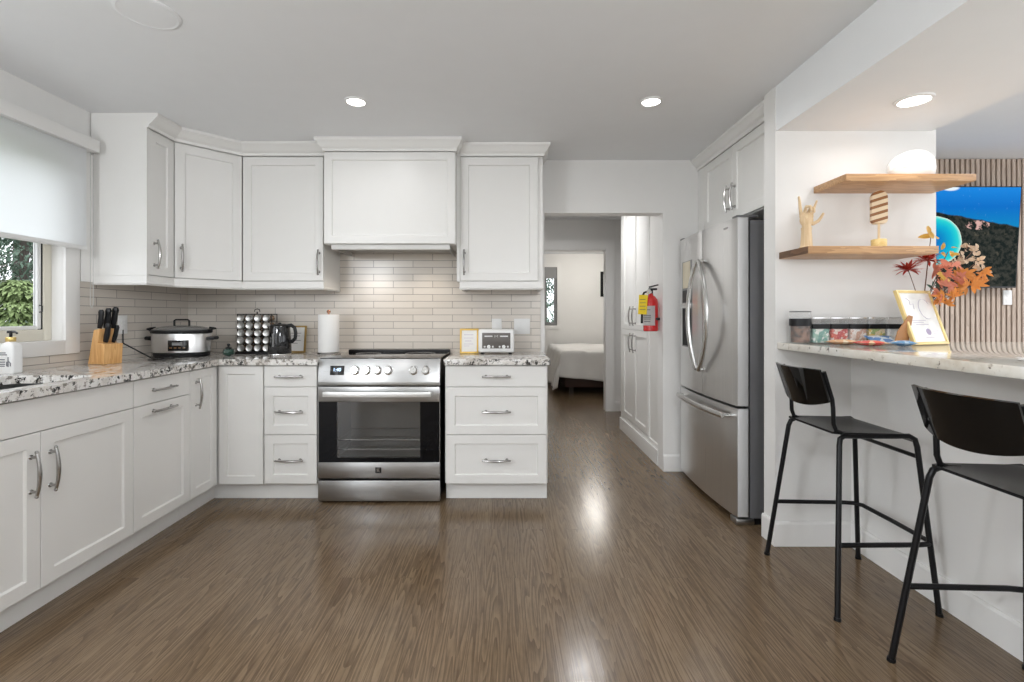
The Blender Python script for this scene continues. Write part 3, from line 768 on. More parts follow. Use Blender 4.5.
st2['label'] = 'black metal bar stool nearest the camera, cut by the right edge'

# ================================================================ SHELVES
o = MB().box(1.580, 2.184, 2.270, 2.509, 1.802, 1.835, .0015).build('floating_shelf', M_shelf); tag(o, 'upper oak floating shelf carrying the white pebble lamp', 'shelf')
o = MB().box(1.405, 2.010, 2.270, 2.509, 1.465, 1.500, .0015).build('floating_shelf', M_shelf); tag(o, 'lower oak floating shelf carrying the wooden hand and striped ornament', 'shelf')
MB().box(1.4035, 1.4052, 2.271, 2.508, 1.466, 1.499).build('end_face', M_shelfd, o)['label'] = 'dark left end'  # thin sheet in a darker wood tone over the left end
# pebble lamp
t = bmesh.new(); bmesh.ops.create_icosphere(t, subdivisions=4, radius=1)
for v in t.verts:
    c = v.co; f = 1+.06*math.sin(2.3*c.x+1)+.05*math.cos(2.1*c.z*1.3+c.x*2)
    v.co = Vector((c.x*.108*f, c.y*.075*f, c.z*.084*f + .018*c.x*(1 if c.z > 0 else .15)))
for v in t.verts: v.co.z = max(v.co.z, -.066)
m = MB(); m._merge(t); r = thing('pebble_lamp', 'white rounded pebble-shaped lamp on the upper shelf', 'lamp', (1.985, 2.40, 1.836))
m.build('shade', mat('opal_glass', (.86, .85, .83), .3, emit=(1, .97, .92), es=.12, vary=0), r, loc=(0, 0, .066), smooth=60)
MB().lathe([(.04, 0), (.045, .004)], (0, 0, 0)).build('base', M_white, r)
# wooden hand
r = thing('wooden_hand', 'jointed pale wooden artist hand with raised fingers at the left of the lower shelf', 'ornament', (1.455, 2.365, 1.5005), 0)
b = MB(); b.lathe([(.030, 0), (.031, .006), (.026, .012), (.024, .05), (.022, .085), (.024, .100)], (0, 0, 0), 24); b.build('wrist_base', M_hand, r)
b = MB()
b.ball((0, 0, .108), (.021, .019, .021), 16); b.ball((0, 0, .137), (.033, .016, .035), 18); b.ball((.0, 0, .155), (.034, .014, .024), 18)
def finger(p, dirs, lens, rad):
    p = Vector(p)
    for i, (d, l_) in enumerate(zip(dirs, lens)):
        d = Vector(d).normalized(); q = p+d*l_; rr = rad*(1-.12*i)
        b.ball(p, rr*1.02, 12); b.cyl(p, q, rr, rr*.88, 14); b.ball(q, rr*.88, 12); p = q
finger((-.026, 0, .166), [(-.18, -.05, 1), (-.12, -.05, 1), (-.25, -.15, 1)], (.034, .026, .022), .0078)
finger((-.010, -.002, .172), [(.0, -.5, 1), (.1, -1, -.15), (.1, -.2, -1)], (.030, .026, .018), .0080)
finger((.008, -.002, .170), [(.08, -.6, 1), (.05, -1, -.3), (.05, -.1, -1)], (.028, .024, .018), .0078)
finger((.024, 0, .160), [(.35, -.05, 1), (.30, -.05, 1), (.25, -.25, 1)], (.030, .022, .019), .0068)
finger((.027, -.006, .118), [(.8, -.45, .5), (.5, -.3, .9), (.3, -.4, .9)], (.026, .022, .015), .0082)
b.build('hand', M_hand, r)
# striped ice-lolly ornament
r = thing('lolly_ornament', 'brown and cream striped ice-lolly ornament on a yellow base, lower shelf', 'ornament', (1.812, 2.375, 1.5005), -.25)
b = MB(); b.cyl((0, 0, 0), (0, 0, .046), .032, seg=28, bev=.003); b.build('base', M_lemon, r)
MB().box(-.005, .005, -.002, .002, .04, .13, .001).build('stick', M_hand, r)
def capsule(w, z0, z1, d):
    pts = []; rr = w
    for i in range(13): a = PI*i/12; pts.append((rr*math.cos(a), z1-rr+rr*math.sin(a)))
    c = .018
    for i in range(5): a = PI+PI/2*i/4; pts.append((-rr+c+c*math.cos(a), z0+c+c*math.sin(a)))
    for i in range(5): a = 1.5*PI+PI/2*i/4; pts.append((rr-c+c*math.cos(a), z0+c+c*math.sin(a)))
    return MB().prism(pts, 1, -d, d, .004)
kk = NT('lolly_stripes'); x, y, z = kk.sep(kk.coord()); v = kk.math('FRACT', kk.math('ADD', kk.math('MULTIPLY', z, 30.), kk.math('MULTIPLY', x, -9.)))
kk.l(kk.mix(kk.math('GREATER_THAN', v, .42), (.30, .12, .035), (.82, .66, .46)), kk.b.inputs['Base Color']); kk.b.inputs['Roughness'].default_value = .4
capsule(.035, .122, .282, .011).build('body', kk.m, r)
capsule(.037, .120, .285, .007).build('rim', mat('cream_paint', (.84, .80, .72), .4), r, loc=(.004, .012, 0))

# ================================================================ SLAT WALL, TV
r = thing('slat_panel', 'vertical oak slat panel covering the living room wall behind the television', 'wall panel', (2.212, 3.68, 0))
MB().box(0, 3.08, .010, .025, 0, CZ-.002).build('backing', M_felt, r, smooth=0)
b = MB(); n = int(3.05/.0385)
for i in range(n): x = .006+i*.0385; b.box(x, x+.025, -.014, .0095, 0, CZ-.004)
b.build('slats', M_slat, r, smooth=0)
# TV: wall-mounted, top tipped forward a little
tw, th = 1.25, .735
r = thing('television', 'large television showing an aerial view of a blue bay, on the slat panel', 'television', (3.115, 3.585, 1.378)); r.rotation_euler = (math.radians(3.2), 0, 0)
MB().box(-tw/2, tw/2, 0, .028, 0, th, .003).build('casing', M_blackpl, r)
MB().box(-.2, .2, .02, .045, .2, .5).build('wall_mount', M_black, r, smooth=0)
kk = NT('bay_picture'); x, y, z = kk.sep(kk.coord())
# picture units: u = x/tw+.5 , v = z/th
u = kk.math('MULTIPLY_ADD', x, 1/tw, .5); v = kk.math('MULTIPLY', z, 1/th); nz_ = kk.noise(kk.coord(), 7, 5, .6); nf = kk.noise(kk.coord(), 26, 5, .65)
sea = kk.ramp(v, [(0, (.0, .30, .42)), (.62, (.0, .22, .52)), (.8, (.0, .15, .55)), (1, (.01, .24, .72))])
sea = kk.mix(kk.math('MULTIPLY', kk.smooth(nf, .60, .75), .35), sea, (.25, .55, .85))
land = kk.mix(kk.smooth(nf, .40, .62), (.004, .010, .009), (.040, .042, .034)); land = kk.mix(kk.smooth(nz_, .60, .70), land, (.10, .09, .065))
du = kk.math('SUBTRACT', u, .755); dv = kk.math('SUBTRACT', v, .62)
vil = kk.math('ADD', kk.math('POWER', kk.math('MULTIPLY', du, 14.), 2.), kk.math('POWER', kk.math('MULTIPLY', dv, 22.), 2.))
land = kk.mix(kk.math('MULTIPLY', kk.math('LESS_THAN', vil, 1.), kk.smooth(nf, .45, .55)), land, (.65, .40, .36))
edge = kk.math('ADD', kk.math('SUBTRACT', .905, kk.math('MULTIPLY', u, .30)), kk.math('MULTIPLY', kk.math('SUBTRACT', nz_, .5), .06))
isl = kk.smooth(kk.math('SUBTRACT', edge, v), -.004, .012)
bu = kk.math('SUBTRACT', u, .50); bv = kk.math('SUBTRACT', v, .46)
bay = kk.math('ADD', kk.math('POWER', kk.math('MULTIPLY', bu, 1/.165), 2.), kk.math('POWER', kk.math('MULTIPLY', bv, 1/.245), 2.))
bay = kk.math('ADD', bay, kk.math('MULTIPLY', kk.math('SUBTRACT', nz_, .5), .25))
bc = kk.ramp(bay, [(0, (.0, .16, .50)), (.45, (.0, .42, .62)), (.80, (.02, .62, .62)), (.97, (.30, .80, .72)), (1, (.70, .78, .66))])
pic = kk.mix(isl, sea, land); pic = kk.mix(kk.math('LESS_THAN', bay, 1.02), pic, bc)
cu_ = kk.math('SUBTRACT', u, .585); cv = kk.math('SUBTRACT', v, .985)
cl = kk.math('ADD', kk.math('POWER', kk.math('MULTIPLY', cu_, 18.), 2.), kk.math('POWER', kk.math('MULTIPLY', cv, 30.), 2.))
pic = kk.mix(kk.smooth(cl, 1.2, .4), pic, (.8, .9, .95))
kk.l(pic, kk.b.inputs['Emission Color']); kk.b.inputs['Emission Strength'].default_value = 1.0
kk.b.inputs['Base Color'].default_value = (.002, .002, .002, 1); kk.b.inputs['Roughness'].default_value = .3; kk.b.inputs['Specular IOR Level'].default_value = .02
MB().box(-tw/2+.008, tw/2-.008, -.0015, .0005, .012, th-.008).build('screen', kk.m, r, smooth=0)
# white box under the TV
r = thing('wall_outlet', 'white double outlet on the slat panel below the television', 'outlet', (3.75, 3.664, 1.31))
MB().box(-.032, .032, -.010, .0, -.055, .055, .003).build('plate', M_white, r)
for dz in (-.02, .02): MB().box(-.016, .016, -.013, -.009, dz-.014, dz+.014, .002).build('socket', M_white, r)

# ================================================================ LAMPS
def downlight(label, x, y, z, rad, power, grp='recessed ceiling lights'):
    r = thing('ceiling_light', label, 'ceiling light', (x, y, z), group=grp)
    MB().lathe([(rad*1.0, -.001), (rad*1.28, -.001), (rad*1.28, -.003), (rad*1.04, -.009), (rad, -.009)], (0, 0, 0), 32).build('trim_ring', M_white, r) if False else None
    b = MB(); n = 32
    pr = [(rad, 0), (rad*1.25, 0), (rad*1.22, -.005), (rad*1.02, -.009), (rad, -.004)]
    t = bmesh.new(); rows = [[t.verts.new((q*math.cos(2*PI*i/n), q*math.sin(2*PI*i/n), h)) for q, h in pr] for i in range(n)]
    for i in range(n):
        A, B = rows[i], rows[(i+1) % n]
        for j in range(5): t.faces.new((A[j], B[j], B[(j+1) % 5], A[(j+1) % 5]))
    bmesh.ops.recalc_face_normals(t, faces=t.faces); b._merge(t); b.build('trim_ring', M_white, r)
    MB().cyl((0, 0, -.004), (0, 0, -.001), rad, seg=32).build('lens', M_lamp, r)
    l = bpy.data.lights.new('downlight', 'AREA'); l.shape = 'DISK'; l.size = rad*1.8; l.energy = power; l.color = (.98, .985, 1); l.spread = math.radians(165)
    o = bpy.data.objects.new('downlight', l); C.objects.link(o); o.parent = r; o.location = (0, 0, -.012)
    return r
downlight('recessed ceiling light over the kitchen, the left of the pair', -.816, 2.683, CZ, .048, 2.5)
downlight('recessed ceiling light over the kitchen, the right of the pair', .80, 2.683, CZ, .048, 2.5)
downlight('recessed light in the lowered bulkhead above the bar', 1.789, 2.143, 2.1225, .058, 1.5)
for x, y in ((-.816, .6), (.80, .6)): downlight('unseen fill light added in the ceiling behind the camera', x, y, CZ, .048, 5)  # unseen pair added for more ambient light
downlight('unseen fill light added in the hallway ceiling', .75, 4.7, CZ, .048, 10)  # unseen light added to brighten the hallway
downlight('unseen fill light added in the living room ceiling', 3.3, 2.3, CZ, .05, 20)  # unseen light added to brighten the living room
for lab, x, pw in (('unseen globe fill lamp added behind the camera, on the window side', -1.9, 60), ('unseen globe fill lamp added behind the camera, on the bar side', .5, 38)):  # unseen lamps added to lift the ceiling and side walls
    r = thing('pendant_lamp', lab, 'fill lamp', (x, .0 if x < 0 else -.5, CZ))
    MB().lathe([(.05, 0), (.05, -.015), (.006, -.02), (.004, -.43), (.03, -.44), (.035, -.47), (.001, -.47)], (0, 0, 0), 20).build('cord_and_cap', M_black, r)
    b = MB(); b.ball((0, 0, -.58), .12, 28); b.build('globe', M_globe, r)
    l = bpy.data.lights.new('fill_light', 'POINT'); l.energy = pw; l.shadow_soft_size = .12; l.color = (.93, .965, 1)
    o = bpy.data.objects.new('fill_light', l); C.objects.link(o); o.parent = r; o.location = (0, 0, -.58)
r = thing('bedroom_ceiling_light', 'flush ceiling light in the bedroom', 'ceiling light', (1.5, 8.2, CZ))
MB().lathe([(.17, 0), (.17, -.03), (.13, -.07), (.05, -.085), (.001, -.087)], (0, 0, 0)).build('shade', mat('bedroom_glow', (1, 1, 1), .5, emit=(1, .95, .86), es=9, vary=0), r)
l = bpy.data.lights.new('bedroom_light', 'POINT'); l.energy = 20; l.shadow_soft_size = .15; l.color = (1, .96, .9)
o = bpy.data.objects.new('bedroom_light', l); C.objects.link(o); o.parent = r; o.location = (0, 0, -.25)
r = thing('ceiling_speaker', 'round white ceiling fixture at the top left, switched off', 'ceiling fixture', (-1.385, 1.90, CZ))
b = MB(); b.lathe([(.112, 0), (.112, -.003), (.100, -.007), (.094, -.005)], (0, 0, 0), 40); b.build('rim', M_ceil, r)
MB().lathe([(.0935, -.005), (.080, -.006), (.001, -.0065)], (0, 0, 0), 40).build('cover', M_ceil, r)

# ================================================================ COUNTER ITEMS (z = CT1)
Z = CT1+.0005
# soap bottle
r = thing('soap_bottle', 'white rectangular dish soap bottle with gold collar and black pump by the sink', 'soap bottle', (-2.352, 2.332, Z))
def rr_prof(hx, hy, rad, n=5):
    p = []
    for cx, cy, a0 in ((hx-rad, hy-rad, 0), (-hx+rad, hy-rad, 90), (-hx+rad, -hy+rad, 180), (hx-rad, -hy+rad, 270)):
        for i in range(n+1): a = math.radians(a0+90*i/n); p.append((cx+rad*math.cos(a), cy+rad*math.sin(a)))
    return p
def loft(secs):
    t = bmesh.new(); R = [[t.verts.new((x, y, z)) for x, y in rr_prof(hx, hy, rd)] for hx, hy, rd, z in secs]
    for A, B in zip(R, R[1:]):
        n = len(A)
        for i in range(n): t.faces.new((A[i], A[(i+1) % n], B[(i+1) % n], B[i]))
    t.faces.new(R[0][::-1]); t.faces.new(R[-1]); m = MB(); m._merge(t); return m
sb = loft([(.032, .026, .010, 0), (.035, .028, .011, .005), (.035, .028, .011, .120), (.031, .026, .011, .132), (.024, .022, .012, .142), (.016, .016, .0155, .148), (.016, .016, .0155, .150)]).build('bottle', M_white, r)
MB().cyl((0, 0, .150), (0, 0, .172), .019, seg=20, bev=.002).build('collar', mat('brass', (.78, .58, .22), .3, .8), r)
b = MB(); b.cyl((0, 0, .172), (0, 0, .192), .006); b.cyl((0, 0, .190), (0, 0, .202), .015, .013, bev=.002); b.tube([(0, 0, .196), (.03, -.01, .197), (.044, -.014, .190)], .0045, 8); b.build('pump', M_blackpl, r)
for i, (z_, x0, x1) in enumerate(((.098, -.030, .004), (.089, -.030, .010), (.066, -.030, .0), (.055, -.030, .002), (.045, -.030, .002), (.036, -.030, .0))):
    MB().box(x0, x1, -.0288, -.0275, z_-.0022, z_+.0022).build('print_line', M_ink, sb, smooth=0)
b = MB(); b.tube([(.016, -.0285, .032), (.016, -.0285, .070), (.016, -.0285, .078)], .002, 6); b.tube([(.010, -.0285, .035), (.010, -.0285, .056), (.022, -.0285, .056), (.026, -.0285, .050), (.026, -.0285, .035)], .002, 6); b.build('printed_symbol', M_ink, sb)
# knife block
KB = Vector((-2.272, 2.79, Z)); KR = -.30
r = thing('knife_block', 'light wooden knife block standing by the window wall', 'knife block', KB, KR)
b = MB(); b.prism([(-.068, 0), (.054, 0), (.063, .115), (.008, .119), (.024, .200), (-.022, .192)], 1, -.050, .050, .002); b.build('block', M_block, r, smooth=0)
def knife(label, x, y, z, lean, ln, w):
    p = Matrix.Rotation(KR, 3, 'Z') @ Vector((x, y, 0))
    r = thing('kitchen_knife', label, 'knife', (KB.x+p.x, KB.y+p.y, Z+z+.003)); r.rotation_euler = (0, lean, KR); r['group'] = 'black handled knives in the block'
    b = MB(); pts = [(.0, 0, .004+ln*i/8) for i in range(9)]
    b.tube([(p[0]+.004*math.sin(PI*i/8), 0, p[2]) for i, p in enumerate(pts)], [.85, .9, 1, 1.05, 1, .95, 1., 1.1, .7], 10, flat=(.0105*w, .0145*w), up=(1, 0, 0)); b.build('handle', M_blackpl, r)
    MB().box(-.010*w, .010*w, -.004, .004, -.002, .008, .001).build('bolster', M_chrome, r)
knife('black handled knife in the top of the knife block, leftmost of three', -.008, -.028, .195, .12, .105, 1.1)
knife('black handled knife in the top of the knife block, middle of three', -.002, .000, .196, .20, .115, 1.25)
knife('black handled knife in the top of the knife block, rightmost of three', .006, .028, .197, .26, .122, 1.25)
knife('black handled knife in the low step of the block, left one', .026, -.020, .118, .20, .108, 1.15)
knife('black handled knife in the low step of the block, right one', .040, .012, .117, .30, .100, .95)
# cord
b = MB(); b.tube([(-2.13, 2.93, Z+.008), (-2.08, 2.90, Z+.010), (-2.04, 2.93, Z+.012), (-2.09, 2.97, Z+.016), (-2.05, 3.0, Z+.018), (-2.00, 2.96, Z+.016), (-2.03, 2.92, Z+.02), (-2.09, 2.93, Z+.024), (-2.12, 2.98, Z+.010), (-2.2, 3.05, Z+.008), (-2.385, 3.06, Z+.10), (-2.387, 3.06, Z+.19)], .0045, 8)
o = b.build('power_cord', M_blackpl); tag(o, 'coiled black power cord lying between knife block and slow cooker', 'cord')
r = thing('wall_outlet', 'white outlet on the left tiled wall behind the knife block', 'outlet', (XL+.0085, 3.06, 1.12), R90)
MB().box(-.037, .037, -.006, 0, -.058, .058, .002).build('plate', M_white, r)
for dz in (-.02, .02): MB().box(-.016, .016, -.009, -.005, dz-.014, dz+.014, .002).build('socket', M_white, r)
# slow cooker
r = thing('slow_cooker', 'oval stainless and black slow cooker in the counter corner', 'slow cooker', (-2.160, 3.275, Z), .10); r.scale = (.90, .90, .98)
ov = .70
MB().lathe([(.175, 0), (.188, .004), (.192, .022), (.186, .030)], (0, 0, 0), 48, sy=ov).build('base', M_blackpl, r)
MB().lathe([(.184, .028), (.196, .034), (.200, .150), (.196, .158), (.18, .158)], (0, 0, 0), 48, sy=ov).build('housing', M_steelv, r)
MB().lathe([(.188, .158), (.205, .160), (.209, .170), (.206, .178), (.185, .180)], (0, 0, 0), 48, sy=ov).build('rim', M_blackpl, r)
lid = MB().lathe([(.194, .180), (.198, .184), (.180, .195), (.12, .207), (.05, .213), (.001, .214)], (0, 0, 0), 48, sy=ov).build('lid', mat('glass_lid', (.42, .42, .41), .10, .6, vary=0), r)
b = MB(); b.tube([(-.052, 0, .212), (-.052, 0, .243), (-.042, 0, .250), (.042, 0, .250), (.052, 0, .243), (.052, 0, .212)], 1., 8, flat=(.010, .006)); b.build('lid_handle', M_blackpl, lid)
for s in (-1, 1):
    b = MB(); b.tube([(s*.190, -.035, .122), (s*.235, -.03, .126), (s*.240, .03, .126), (s*.190, .035, .122)], 1., 8, flat=(.008, .012)); b.build('side_handle', M_blackpl, r)
    b = MB(); b.tube([(s*.198, -.02, .175), (s*.228, -.02, .188), (s*.232, .01, .190), (s*.190, .01, .196)], .007, 8); b.build('clasp', M_blackpl, r)
b = MB(); b.box(-.020, .112, -.1445, -.118, .046, .116, .003); dsp = b.build('control_panel', M_blackgl, r)
for i in range(4): MB().box(-.008+i*.030, .010+i*.030, -.1460, -.1440, .062, .070).build('button', M_chrome, dsp, smooth=0)
MB().box(.010, .080, -.1460, -.1440, .082, .102).build('screen', M_grey, dsp, smooth=0)
# small dark green pot
r = thing('ornament_pot', 'small dark green lidded pot between slow cooker and spice rack', 'ornament', (-1.878, 3.33, Z))
MB().lathe([(.022, 0), (.034, .010), (.038, .026), (.032, .044), (.018, .050)], (0, 0, 0), 24).build('pot', mat('dark_green_glaze', (.025, .06, .045), .2, coat=.5), r)
b = MB(); b.lathe([(.020, .050), (.019, .056), (.008, .060), (.006, .066), (.011, .072), (.010, .080), (.001, .083)], (0, 0, 0), 20); b.build('lid', M_blackpl, r)
# spice rack with 20 jars
sx, sy = -1.795, 3.50
r = thing('spice_rack', 'black wire spice rack holding twenty jars lids outward', 'rack', (sx, sy, Z))
b = MB(); b.box(-.130, .130, -.02, .11, 0, .012, .003); b.build('base', M_blackpl, r)
b = MB()
for x in (-.122, -.061, 0, .061, .122): b.tube([(x, 0.012, .01), (x, .012, .285)], .003, 6); b.tube([(x, .095, .01), (x, .095, .285)], .003, 6)
for z_ in [.014+.0535*i for i in range(6)]: b.tube([(-.122, .012, z_), (.122, .012, z_), (.122, .095, z_), (-.122, .095, z_)], .002, 6, closed=True)
b.tube([(0, .05, .285), (0, .05, .300)], .004, 8); b.tube([(-.02, .05, .30), (-.016, .05, .316), (0, .05, .320), (.016, .05, .316), (.02, .05, .30)], .003, 8); b.tube([(-.122, .012, .282), (.122, .012, .282), (.122, .095, .282), (-.122, .095, .282)], .003, 6, closed=True)
b.build('frame', M_black, r)
rows = ['top', 'second', 'third', 'fourth', 'bottom']; cols = ['first', 'second', 'third', 'fourth']
proto = None
M_spice = mat('spice_glass', (.30, .18, .09), .15, coat=.6, vary=.4); M_lid = mat('jar_lid_steel', (.62, .62, .60), .30, .85)
for i in range(5):
    for j in range(4):
        if proto is None:
            q = thing('spice_jar', 'x', 'jar', (0, 0, 0), group='spice jars in the rack')
            MB().lathe([(.020, 0), (.0225, .004), (.0225, .070), (.019, .075)], (0, 0.082, 0), 18, 'Y').build('jar', M_spice, q)
            b = MB(); b.lathe([(.0245, 0), (.0245, .014), (.022, .017), (.018, .015), (.001, .0155)], (0, .006, 0), 20, 'Y'); b.build('lid', M_lid, q)
            proto = q
        else: q = copy_tree(proto)
        q.location = (sx-.0915+.061*j, sy, Z+.254-.0535*i)
        q['label'] = 'silver-lidded spice jar in the rack, %s row, %s from the left' % (rows[i], cols[j])
# kettle
r = thing('electric_kettle', 'glossy black electric kettle right of the spice rack', 'kettle', (-1.565, 3.405, Z), -.15)
MB().lathe([(.072, 0), (.075, .003), (.073, .010)], (0, 0, 0), 32).build('power_base', M_chrome, r)
MB().lathe([(.074, .010), (.077, .016), (.074, .10), (.067, .185), (.064, .200), (.060, .204)], (0, 0, 0), 36).build('body', M_blackgl, r)
b = MB(); b.lathe([(.061, .203), (.058, .210), (.03, .216), (.001, .217)], (0, 0, 0), 32); b.lathe([(.012, .215), (.009, .222), (.001, .224)], (0, 0, 0), 16); b.build('lid', M_blackpl, r)
b = MB(); b.tube([(.055, 0, .200), (.085, 0, .206), (.112, 0, .190), (.120, 0, .150), (.116, 0, .115), (.095, 0, .095), (.072, 0, .092)], 1., 10, flat=(.013, .008), up=(0, 1, 0)); b.build('handle', M_blackpl, r)
MB().prism([(-.060, .165), (-.090, .198), (-.060, .202)], 1, -.016, .016, .002).build('spout', M_blackgl, r)
MB().box(-.006, .006, -.079, -.070, .06, .15, .002).build('level_window', M_grey, r)
# frames
def pic_frame(label, loc, rz, w, h, lean, mf, lines, bw=.012, extra=None, cat='picture frame'):
    r = thing('picture_frame', label, cat, loc, rz); r.rotation_euler = (-lean, 0, rz)
    b = MB(); b.box(-w/2, -w/2+bw, 0, .014, 0, h, .001); b.box(w/2-bw, w/2, 0, .014, 0, h, .001); b.box(-w/2+bw, w/2-bw, 0, .014, 0, bw, .001); b.box(-w/2+bw, w/2-bw, 0, .014, h-bw, h, .001)
    b.build('frame', mf, r)
    p = MB().box(-w/2+bw, w/2-bw, .006, .012, bw, h-bw).build('print', M_paper, r, smooth=0)
    for (z_, x0, x1, hh, m) in lines: MB().box(x0*w, x1*w, .0052, .0061, z_*h-hh/2, z_*h+hh/2).build('print_line', m, p, smooth=0)
    return r, p
M_pl = mat('print_lilac', (.55, .50, .60), .8)
pic_frame('gold framed notice leaning on the tiles behind the kettle', (-1.545, 3.60, Z), 0, .150, .20, .14, mat('dark_gold', (.34, .22, .06), .35, .3), [(.72, -.3, .25, .003, M_ink), (.62, -.3, .2, .003, M_ink), (.45, -.3, .25, .003, M_ink), (.35, -.3, .1, .003, M_ink)])
pic_frame('small gold framed notice on the counter right of the range', (-.258, 3.53, Z), .05, .135, .180, .14, mat('bright_gold', (.72, .48, .12), .3, .3), [(.75, -.28, .22, .004, M_pl), (.62, -.28, .22, .003, M_pl), (.50, -.22, .12, .004, M_pl), (.38, -.28, .22, .003, M_pl), (.30, -.28, .0, .003, M_pl)], .013)
# paper towel
r = thing('paper_towel_roll', 'roll of white paper towel on an upright holder left of the range', 'paper towel', (-1.245, 3.46, Z))
MB().lathe([(.080, 0), (.082, .004), (.078, .012), (.01, .014)], (0, 0, 0), 32).build('holder_base', M_nickel, r)
b = MB(); b.cyl((0, 0, .012), (0, 0, .292), .006); b.lathe([(.006, .288), (.013, .294), (.014, .304), (.009, .312), (.001, .314)], (0, 0, 0), 20); b.build('holder_rod', mat('copper', (.60, .33, .22), .25, 1), r)
b = MB(); b.lathe([(.021, .016), (.070, .016), (.071, .018), (.071, .278), (.070, .280), (.021, .280)], (0, 0, 0), 40); b.build('paper_roll', M_paper, r)
# toaster
r = thing('toaster', 'small white retro toaster with dark front panel, right of the gold notice', 'toaster', (-.062, 3.47, Z), 0)
b = MB(); b.box(-.128, .128, 0, .150, .010, .175, .016, 3); b.build('body', M_white, r)
fp = MB().box(-.100, .100, -.003, .004, .040, .150, .001).build('front_panel', mat('panel_umber', (.13, .115, .105), .35), r)
for x in (-.055, .055): MB().box(x-.028, x+.028, -.006, -.002, .122, .130, .001).build('slot_light', M_white, fp)
for x, rr in ((-.082, .007), (-.053, .013), (-.024, .007), (.024, .007), (.053, .013), (.082, .007)):
    MB().lathe([(rr, 0), (rr, .008), (rr*.8, .010), (.001, .010)], (x, -.003, .052), 16, 'Y').build('knob', M_white, fp)
b = MB(); b.tube([(-.010, -.004, .118), (-.010, -.004, .132), (0, -.004, .124), (.010, -.004, .132), (.010, -.004, .118)], .0015, 6); b.build('printed_symbol', M_white, fp)
for x in (-.1, .1):
    for y in (.03, .12): MB().cyl((x, y, 0), (x, y, .012), .012).build('foot', M_blackpl, r)
# back wall plates
for x, lab, w_ in ((-.062, 'single white outlet plate on the tiles above the toaster', .037), (.128, 'double white switch plate on the tiles right of the toaster', .060)):
    r = thing('wall_outlet' if w_ < .05 else 'light_switch', lab, 'outlet' if w_ < .05 else 'light switch', (x, YB-.0085, 1.095))
    MB().box(-w_, w_, -.006, 0, -.058, .058, .002).build('plate', M_white, r)
    for dx_ in ((0,) if w_ < .05 else (-.024, .024)): MB().box(dx_-.016, dx_+.016, -.009, -.005, -.033, .033, .002).build('rocker' if w_ > .05 else 'socket', M_white, r)

# ================================================================ BAR ITEMS (z = 1.041)
ZB = 1.0415
def glass_jar(label, x, y, w, h, fill, fh, round_=False, lid_h=.0):
    r = thing('storage_jar', label, 'jar', (x, y, ZB)); r['group'] = 'glass storage jars on the bar'
    k2 = mat('jar_clear', (.95, .97, .97), .03, vary=0, alpha=.10)
    if round_:
        MB().lathe([(w/2-.003, 0), (w/2, .004), (w/2, h*.96), (w/2-.002, h)], (0, 0, 0), 32).build('glass', k2, r)
        MB().lathe([(w/2-.006, .004), (w/2-.005, fh)], (0, 0, 0), 28).build('contents', fill, r)
        MB().lathe([(w/2+.001, h*.56), (w/2+.0015, h*.565), (w/2+.0015, h*.79), (w/2+.001, h*.795)], (0, 0, 0), 32).build('seal_band', M_blackpl, r)
        MB().lathe([(w/2-.001, h), (w/2+.001, h+.003), (w/2-.002, h+.006)], (0, 0, 0), 32).build('lid', M_grey, r)
    else:
        loft([(w/2, w/2, .008, 0), (w/2, w/2, .008, h)]).build('glass', k2, r)
        loft([(w/2-.004, w/2-.004, .006, .003), (w/2-.004, w/2-.004, .006, fh)]).build('contents', fill, r)
        loft([(w/2+.001, w/2+.001, .008, h*.58), (w/2+.001, w/2+.001, .008, h*.77)]).build('seal_band', M_blackpl, r)
        loft([(w/2+.001, w/2+.001, .008, h), (w/2+.001, w/2+.001, .008, h+.004)]).build('lid', M_chrome, r)
    return r
def m_fill(name, cols, sc=60):
    k = NT(name); v = k.n('ShaderNodeTexVoronoi'); k.l(k.coord(), v.inputs['Vector']); v.inputs['Scale'].default_value = sc
    g = k.sep(v.outputs['Color'])[0]; n = len(cols)
    k.l(k.ramp(g, [(i/n, c) for i, c in enumerate(cols)], 'CONSTANT'), k.b.inputs['Base Color']); k.b.inputs['Roughness'].default_value = .4
    return k.m
glass_jar('tall round jar of brown sticks with black band at the left end of the bar', 1.458, 2.42, .094, .152, m_fill('brown_sticks', [(.06, .025, .014), (.13, .06, .032), (.035, .018, .01), (.20, .10, .06)], 70), .088, True)
fills = [('green and white packets', [(.30, .48, .40), (.75, .78, .74), (.15, .35, .30)]), ('red wrapped sweets', [(.62, .10, .06), (.75, .62, .55), (.50, .05, .05)]), ('pale pink sweets', [(.75, .62, .55), (.80, .74, .70), (.60, .35, .25)]), ('yellow and green sweets', [(.68, .48, .08), (.30, .40, .12), (.75, .62, .40)]), ('white sachets', [(.80, .80, .78), (.70, .70, .70), (.85, .84, .82)])]
for i, (nm, cl_) in enumerate(fills):
    glass_jar('low square jar of %s in the row on the bar' % nm, 1.553+i*.092, 2.445, .088, .122, m_fill('fill_%d' % i, cl_, 75), .070)
